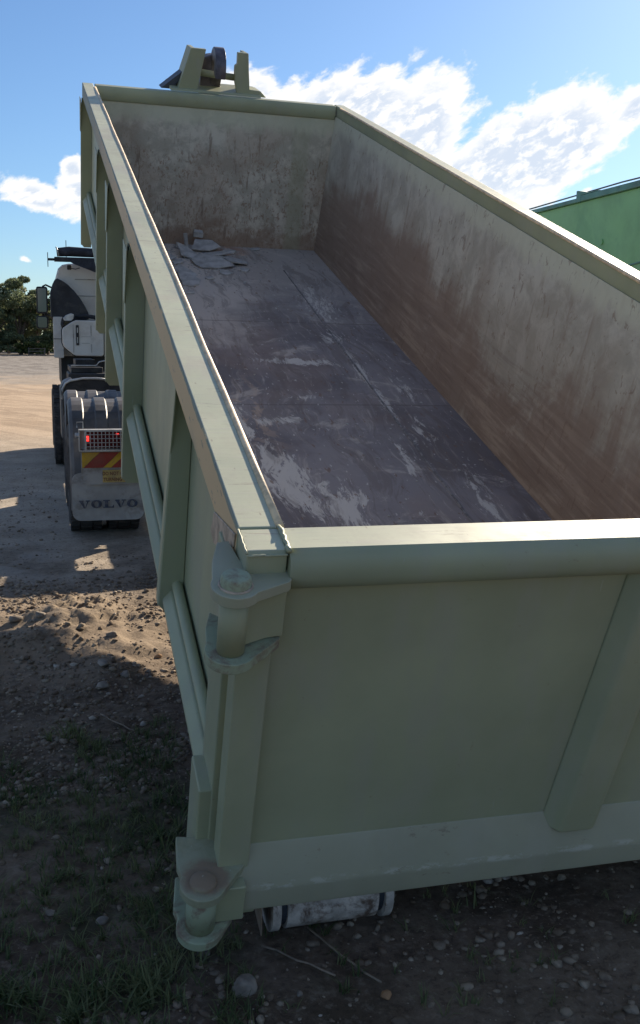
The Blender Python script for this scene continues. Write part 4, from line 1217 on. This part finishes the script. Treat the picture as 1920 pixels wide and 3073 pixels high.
bm = B(); prism(bm, [(11.0, 3.513), (11.05, 3.52), (11.30, 3.528), (11.53, 3.575), (11.57, 3.575), (11.57, 3.44), (11.46, 3.44), (11.46, 3.513)], 0, 6.36, 6.44); gl('rail_bracket', bm, 'greentop', bevel=.004)
bm = B(); tube(bm, [(6.40, 9.4, 3.535), (6.40, 10.6, 3.548), (6.40, 11.6, 3.535), (6.40, 12.8, 3.52), (6.40, 14.5, 3.50), (6.40, 16.6, 3.50)], .010, 8); gl('cable', bm, 'cable', smooth=True)
for yy, zz in ((11.55, 2.86), (10.98, 2.92)):
    bm = B(); tube(bm, [(6.399, yy, zz), (6.385, yy, zz)], .035, 12); gl('bolt_head', bm, 'green', gbody)
bm = B(); tube(bm, [(6.397, 11.2, 2.52), (6.397, 10.5, 2.60), (6.397, 9.8, 2.66)], .012, 6); gl('weld_line', bm, 'greentop', gbody)
for yy in (9.9, 12.6, 14.0, 15.4):
    bm = B(); box(bm, (6.30, yy - .05, .95), (6.398, yy + .05, 3.43)); gl('rib', bm, 'green', gbody, bevel=.006) if yy > 13 else bm.free()
bm = B(); box(bm, (6.9, 9.7, .55), (7.05, 16.7, .898)); box(bm, (8.2, 9.7, .55), (8.35, 16.7, .898)); gl('skid_rail', bm, 'green')
for xx in (6.95, 8.25):
    for yy in (10.2, 16.2):
        bm = B(); box(bm, (xx - .1, yy - .15, -.02), (xx + .15, yy + .15, .548)); gl('timber_support', bm, 'post')

# ------------------------------------------------------------------ trees, scrub, gate
def crown_mesh(seed, Hh, spread, base, n, leaf=.16, clumps=26):
    r = np.random.default_rng(seed)
    cs = []
    for i in range(clumps):
        a = r.uniform(0, 2 * math.pi); rr = spread * math.sqrt(r.uniform(0, 1)); z = base + (Hh - base) * r.uniform(.05, .95) * (1 - .35 * (rr / spread) ** 2)
        cs.append((rr * math.cos(a), rr * math.sin(a), z, r.uniform(.45, 1.0) * spread * .36))
    cs = np.array(cs)
    k = r.integers(0, clumps, n)
    d = r.normal(size=(n, 3)); d /= np.linalg.norm(d, axis=1, keepdims=True)
    rad_ = cs[k, 3] * r.uniform(.35, 1, n) ** .5
    P = cs[k, :3] + d * rad_[:, None] * np.array([1.15, 1.15, .62])
    nrm = r.normal(size=(n, 3)); nrm[:, 2] += .6; nrm /= np.linalg.norm(nrm, axis=1, keepdims=True)
    t1 = np.cross(nrm, r.normal(size=(n, 3))); t1 /= np.linalg.norm(t1, axis=1, keepdims=True); t2 = np.cross(nrm, t1)
    s = leaf * r.uniform(.5, 1.3, n)[:, None]
    V = np.stack([P - t1 * s, P - t2 * s * .45, P + t1 * s, P + t2 * s * .45], 1).reshape(-1, 3)
    F = np.arange(4 * n).reshape(n, 4)
    me = bpy.data.meshes.new('crown'); me.vertices.add(4 * n); me.vertices.foreach_set('co', V.ravel())
    me.loops.add(4 * n); me.loops.foreach_set('vertex_index', F.ravel().astype(np.int32)); me.polygons.add(n)
    me.polygons.foreach_set('loop_start', (np.arange(n) * 4).astype(np.int32)); me.update()
    return me, cs


def trunk_mesh(seed, Hh, base, cs):
    bm = B(); r = random.Random(seed)
    tube(bm, [(0, 0, -.1), (.06, .03, base * .5), (.0, .1, base), (.1, 0, base + (Hh - base) * .4)], [.19, .15, .12, .05], 7)
    for i in range(0, len(cs), 2):
        c = cs[i]; tube(bm, [(0, .05, base * r.uniform(.5, 1.0)), (c[0] * .4, c[1] * .4, base + (c[2] - base) * .45), (c[0] * .95, c[1] * .95, c[2])], [.07, .045, .015], 5)
    me = bpy.data.meshes.new('trunk'); bm.to_mesh(me); bm.free(); me.materials.append(M['bark']); return me


protos = []
for sd_, Hh, sp, ba, n in ((1, 9.3, 2.9, 2.2, 9000), (2, 7.2, 2.6, 1.8, 8500), (3, 7.6, 2.5, 2.2, 8500)):
    cmh, cs = crown_mesh(sd_, Hh, sp, ba, n); cmh.materials.append(M['leaf']); protos.append((cmh, trunk_mesh(sd_, Hh, ba, cs)))


def tree(i, x, y, sc, rot, label, group=None):
    t = empty('gum_tree', label, 'tree', (x, y, 0), group); t.rotation_euler.z = rot; t.scale = (sc, sc, sc)
    for nm, me_ in (('crown', protos[i][0]), ('trunk', protos[i][1])):
        o = bpy.data.objects.new(nm, me_); COL.objects.link(o); o.parent = t
    return t


tree(0, -2.2, 112, 1.0, .4, 'tallest gum tree left of the truck cab with a ragged domed crown')
tree(1, -5.0, 111, 1.05, 1.9, 'gum tree at the left edge of the picture, left of the tallest gum')
tree(2, .6, 113, .97, 2.7, 'gum tree seen just behind the truck mirrors, right of the tallest gum')
tree(1, -.6, 119, .98, 4.0, 'gum tree standing further back between the two front gums')
tree(2, -3.6, 119, 1.0, 5.1, 'gum tree standing further back behind the left front gum')
ORD = ('first', 'second', 'third', 'fourth', 'fifth')
for k, (x, y, i, s) in enumerate(((3.4, 113, 0, .93), (6.2, 115, 1, 1.0), (9.6, 112, 2, .95), (13.5, 114, 0, .9), (17.5, 112, 1, 1.0), (-8.6, 113, 0, .95), (-12.2, 112, 2, 1.0), (-16.5, 114, 1, 1.05))):
    tree(i, x, y, s, k * 1.3, ('%s gum tree beyond the truck to the right of the cab' % ORD[k]) if k < 5 else ('%s gum tree left of the picture edge in the far row' % ORD[k - 5]), 'gum trees along the far edge of the yard')
# scrub
smesh, _ = crown_mesh(12, 1.9, 1.3, .25, 2600, .12, 14); smesh.materials.append(M['leafy'])
smesh2, _ = crown_mesh(13, 2.6, 1.5, .2, 3200, .14, 16); smesh2.materials.append(M['leaf'])
for k, (x, y, mm, s, lab) in enumerate(((-4.4, 109, 1, 1.0, 'dark scrub bush at the foot of the trees by the left edge'), (-2.7, 110, 1, 1.1, 'dark scrub bush under the tallest gum tree'),
                                        (-1.3, 108.5, 0, .85, 'yellow green bush rising behind the left gate post'), (-.2, 110, 1, .95, 'dark scrub bush behind the timber gate'),
                                        (.75, 108, 0, .95, 'yellow green bush right of the timber gate beside the cab'))):
    o = bpy.data.objects.new('scrub_bush', smesh2 if mm else smesh); COL.objects.link(o); o.location = (x, y, 0); o.scale = (s,) * 3; o.rotation_euler.z = k
    tag(o, lab, 'bush')
for k in range(26):
    x = -22 + k * 1.75 + random.uniform(-.4, .4)
    if -5.2 < x < 1.2: continue
    o = bpy.data.objects.new('scrub_bush', smesh2); COL.objects.link(o); o.location = (x, 111 + random.uniform(-1, 2), 0); o.rotation_euler.z = k; o.scale = (random.uniform(.9, 1.3),) * 3
    tag(o, 'dark scrub bush in the hedge of scrub at the far edge of the yard', 'bush', 'scrub bushes along the far edge of the yard')
# distant wooded rise closing the view
V = []; F = []
r = np.random.default_rng(5); n = 26000
X_ = r.uniform(-70, 90, n); top_ = 4.6 + 1.6 * (fbm(X_ / 9, X_ * 0 + 3, 3, 7)) * 3; Z_ = top_ * r.uniform(0, 1, n); Y_ = 128 + r.uniform(0, 8, n)
nr = r.normal(size=(n, 3)); nr /= np.linalg.norm(nr, axis=1, keepdims=True); t1 = np.cross(nr, r.normal(size=(n, 3))); t1 /= np.linalg.norm(t1, axis=1, keepdims=True); t2 = np.cross(nr, t1)
s = r.uniform(.25, .6, n)[:, None]; P = np.stack([X_, Y_, Z_], 1)
V = np.stack([P - t1 * s, P - t2 * s * .6, P + t1 * s, P + t2 * s * .6], 1).reshape(-1, 3)
o = from_arrays('far_wood', V, np.arange(4 * n).reshape(n, 4), 'leaf'); o['kind'] = 'stuff'; tag(o, 'dark belt of wood closing off the yard behind the gum trees', 'wood')
# low hills to the horizon
bm = B()
for sgn in (0,):
    pts_ = [(-900 + i * 60, 700, 10 + 8 * math.sin(i * .7) + 4 * math.sin(i * 1.9)) for i in range(31)]
    tops = [bm.verts.new(p) for p in pts_]; bots = [bm.verts.new((p[0], 500, -1)) for p in pts_]; bk = [bm.verts.new((p[0], 1000, -1)) for p in pts_]
    for i in range(30):
        bm.faces.new((bots[i], bots[i + 1], tops[i + 1], tops[i])); bm.faces.new((tops[i], tops[i + 1], bk[i + 1], bk[i]))
M['hill'] = simple('wooded_hill', (0.05, 0.07, 0.045), .9, 0, .4, .05, .2)
o = link('hills', bm, 'hill', smooth=True); o['kind'] = 'structure'
# gate
gt = empty('timber_gate', 'low dark timber gate frame standing in front of the trees', 'gate', (-.5, 105, 0))
def gt_l(n_, lo, hi):
    bm = B(); box(bm, lo, hi); link(n_, bm, 'post', gt)
gt_l('gate_post', (-.85, -.06, -.02), (-.73, .06, .80)); gt_l('gate_post', (.68, -.06, -.02), (.80, .06, .78))
for zz in (.10, .40, .66): gt_l('gate_rail', (-.728, -.03, zz), (.678, .03, zz + .08))

# ------------------------------------------------------------------ stones, gravel, grass
def rock(x, y, s, seed, label, mat='stone', flat=.6, group=None):
    v, f = ico(3); q = rocky(v, seed) ; q = q + .05 * np.stack([fbm(q[:, 0] * 3 + 9, q[:, 1] * 3, 3, seed)] * 3, 1)
    q = q * np.array([s, s * .8, s * flat])
    o = from_arrays('rock', q, f, mat)
    o.location = (x, y, float(height(x, y)) + s * flat * .35); o.rotation_euler.z = seed
    tag(o, label, 'rock', group); return o


rock(.47, 2.42, .040, 1, 'largest pale mottled rock at the bottom edge below the bin corner', flat=.9)
rock(-.03, 2.93, .022, 2, 'pale flat stone in the grass at the lower left edge', flat=.4)
rock(.325, 5.60, .030, 3, 'pale stone on the lit side of the dirt mound', flat=.6)
rock(-.20, 6.08, .050, 4, 'tan stone on the sunlit ridge at the left edge', flat=.55)
rock(-.06, 6.05, .045, 14, 'tan stone on the sunlit ridge right of the left edge stone', flat=.55)
rock(.26, 5.15, .060, 5, 'widest pale stone low in the sunlit patch', flat=.4)
rock(.36, 5.02, .032, 15, 'small bright stone beside the widest stone in the sunlit patch', flat=.6)
rock(.24, 4.92, .040, 17, 'bright stone at the bottom tip of the sunlit patch', flat=.5)
rock(.56, 5.38, .022, 6, 'small orange stone in the shade close to the bin side', 'stoneo', .7)
rock(.832, 2.31, .019, 7, 'orange brown stone at the bottom right of the largest rock', 'stoneo', .8)
rock(.608, 2.37, .012, 8, 'small cream stone between the largest rock and the orange brown stone', flat=.7)
rock(.39, 2.62, .020, 9, 'cream stone lying left of the roller below the hinge', flat=.6)
rock(.12, 2.85, .022, 10, 'pale stone amid gravel left of the bin corner', flat=.5)
for k, (a, b_, lb) in enumerate((((.70, 2.66), (.83, 2.36), 'thin pale stalk lying below the left roller'), ((.56, 2.60), (.72, 2.42), 'short bent stalk left of the longer stalk below the roller'), ((.20, 4.55), (.34, 4.35), 'dry twig on the dark ground left of the bin'))):
    bm = B(); n_ = 6; rr_ = random.Random(k)
    pts_ = [(a[0] + (b_[0] - a[0]) * i / n_ + rr_.uniform(-.008, .008), a[1] + (b_[1] - a[1]) * i / n_, 0) for i in range(n_ + 1)]
    pts_ = [(p[0], p[1], float(height(p[0], p[1])) + .012) for p in pts_]
    tube(bm, pts_, .0032, 5); o = link('twig', bm, 'twig', smooth=True); tag(o, lb, 'twig')


def gravel(name, n, xr, yr, smin, smax, seed, fn=None, label=''):
    r = np.random.default_rng(seed); v, f = ico(1)
    X = r.uniform(*xr, n); Y = yr[0] + (yr[1] - yr[0]) * r.uniform(0, 1, n) ** 1.5
    dn = fbm(X * 2.2, Y * 2.2, 3, 77) + .5
    keep = r.uniform(0, 1, n) < np.clip((dn - .33) * 3.0, .12, 1)
    if fn is not None: keep &= fn(X, Y, r)
    X, Y = X[keep], Y[keep]; m_ = len(X)
    sz = smin * (smax / smin) ** (r.uniform(0, 1, m_) ** 2.6)
    vars_ = np.array([rocky(v, 100 + i) for i in range(10)])
    q = vars_[r.integers(0, 10, m_)]
    a = r.uniform(0, 6.28, m_); c, s_ = np.cos(a), np.sin(a)
    sx = sz * r.uniform(.8, 1.5, m_); sy = sz * r.uniform(.7, 1.1, m_); szz = sz * r.uniform(.4, .8, m_)
    x1 = q[:, :, 0] * sx[:, None]; y1 = q[:, :, 1] * sy[:, None]; z1 = q[:, :, 2] * szz[:, None]
    V = np.stack([x1 * c[:, None] - y1 * s_[:, None] + X[:, None], x1 * s_[:, None] + y1 * c[:, None] + Y[:, None], z1 + (height(X, Y) + szz * .25)[:, None]], 2).reshape(-1, 3)
    F = (f[None] + (np.arange(m_) * len(v))[:, None, None]).reshape(-1, 3)
    o = from_arrays(name, V, F, 'pebble'); o['kind'] = 'stuff'; tag(o, label, 'gravel'); return o


gravel('gravel', 14000, (-1.1, 2.2), (2.0, 7.2), .003, .024, 1, None, 'loose stony gravel over the dark dirt around the bin')
gravel('gravel', 9000, (-.9, .9), (3.7, 7.5), .005, .026, 2, None, 'coarse broken gravel over the sunlit dirt mound')
gravel('gravel', 7000, (-2.2, 1.2), (6.5, 14.0), .005, .022, 3, lambda X, Y, r: (X < .1) | (Y < 8.2), 'fine scattered gravel on the graded yard beside the truck')


def grass(n_t, seed):
    r = np.random.default_rng(seed); V = []; F = []
    X = []; Y = []; Hs = []; LX = []; LY = []
    tufts = []
    while len(tufts) < n_t:
        x = r.uniform(-.8, 1.7); y = r.uniform(2.1, 5.0)
        d = fbm(np.array([x * 1.7]), np.array([y * 1.7]), 3, 55)[0] + .5
        lim = .50 if x > .55 else .44
        if y > 4.3: lim += (y - 4.3) * .25
        if d > lim and not (x > .5 and r.uniform() < .9): tufts.append((x, y, 1.0))
    for cx, cy, k in ((.18, 2.47, 30), (.02, 2.45, 26), (.27, 2.52, 18), (.33, 2.75, 16), (.08, 4.35, 14), (.15, 4.2, 14), (-.15, 2.55, 18), (.38, 2.95, 10), (.36, 3.3, 10)):
        for _ in range(k): tufts.append((cx + r.normal(0, .045), cy + r.normal(0, .05), 1.5))
    for tx, ty, sc in tufts:
        nb = r.integers(5, 11); h0 = r.uniform(.022, .058) * sc
        for _ in range(nb):
            a = r.uniform(0, 6.28); lean = r.uniform(.3, 1.3); h = h0 * r.uniform(.6, 1.3); w = r.uniform(.0013, .0028) * (1 + .4 * (sc > 1))
            dx_, dy_ = math.cos(a), math.sin(a); px_, py_ = -dy_ * w, dx_ * w
            bx, by = tx + r.normal(0, .008), ty + r.normal(0, .008); bz = 0
            i0 = len(V)
            for t_, ww in ((0, 1), (.5, .8), (1, .1)):
                rr = h * lean * t_ ** 1.7; z = h * t_ * (1 - .25 * lean * t_)
                V.append((bx + dx_ * rr - px_ * ww, by + dy_ * rr - py_ * ww, z)); V.append((bx + dx_ * rr + px_ * ww, by + dy_ * rr + py_ * ww, z))
            F.append((i0, i0 + 1, i0 + 3, i0 + 2)); F.append((i0 + 2, i0 + 3, i0 + 5, i0 + 4))
    V = np.array(V); V[:, 2] += height(V[:, 0], V[:, 1]) - .002
    o = from_arrays('grass', V, np.array(F), 'grass'); o['kind'] = 'stuff'; tag(o, 'thin short grass and weeds in the dark dirt left of the bin', 'grass'); return o


grass(1500, 4)

# ------------------------------------------------------------------ render settings
S.render.engine = 'CYCLES'
S.cycles.use_denoising = True
S.render.resolution_x = 640; S.render.resolution_y = 1024
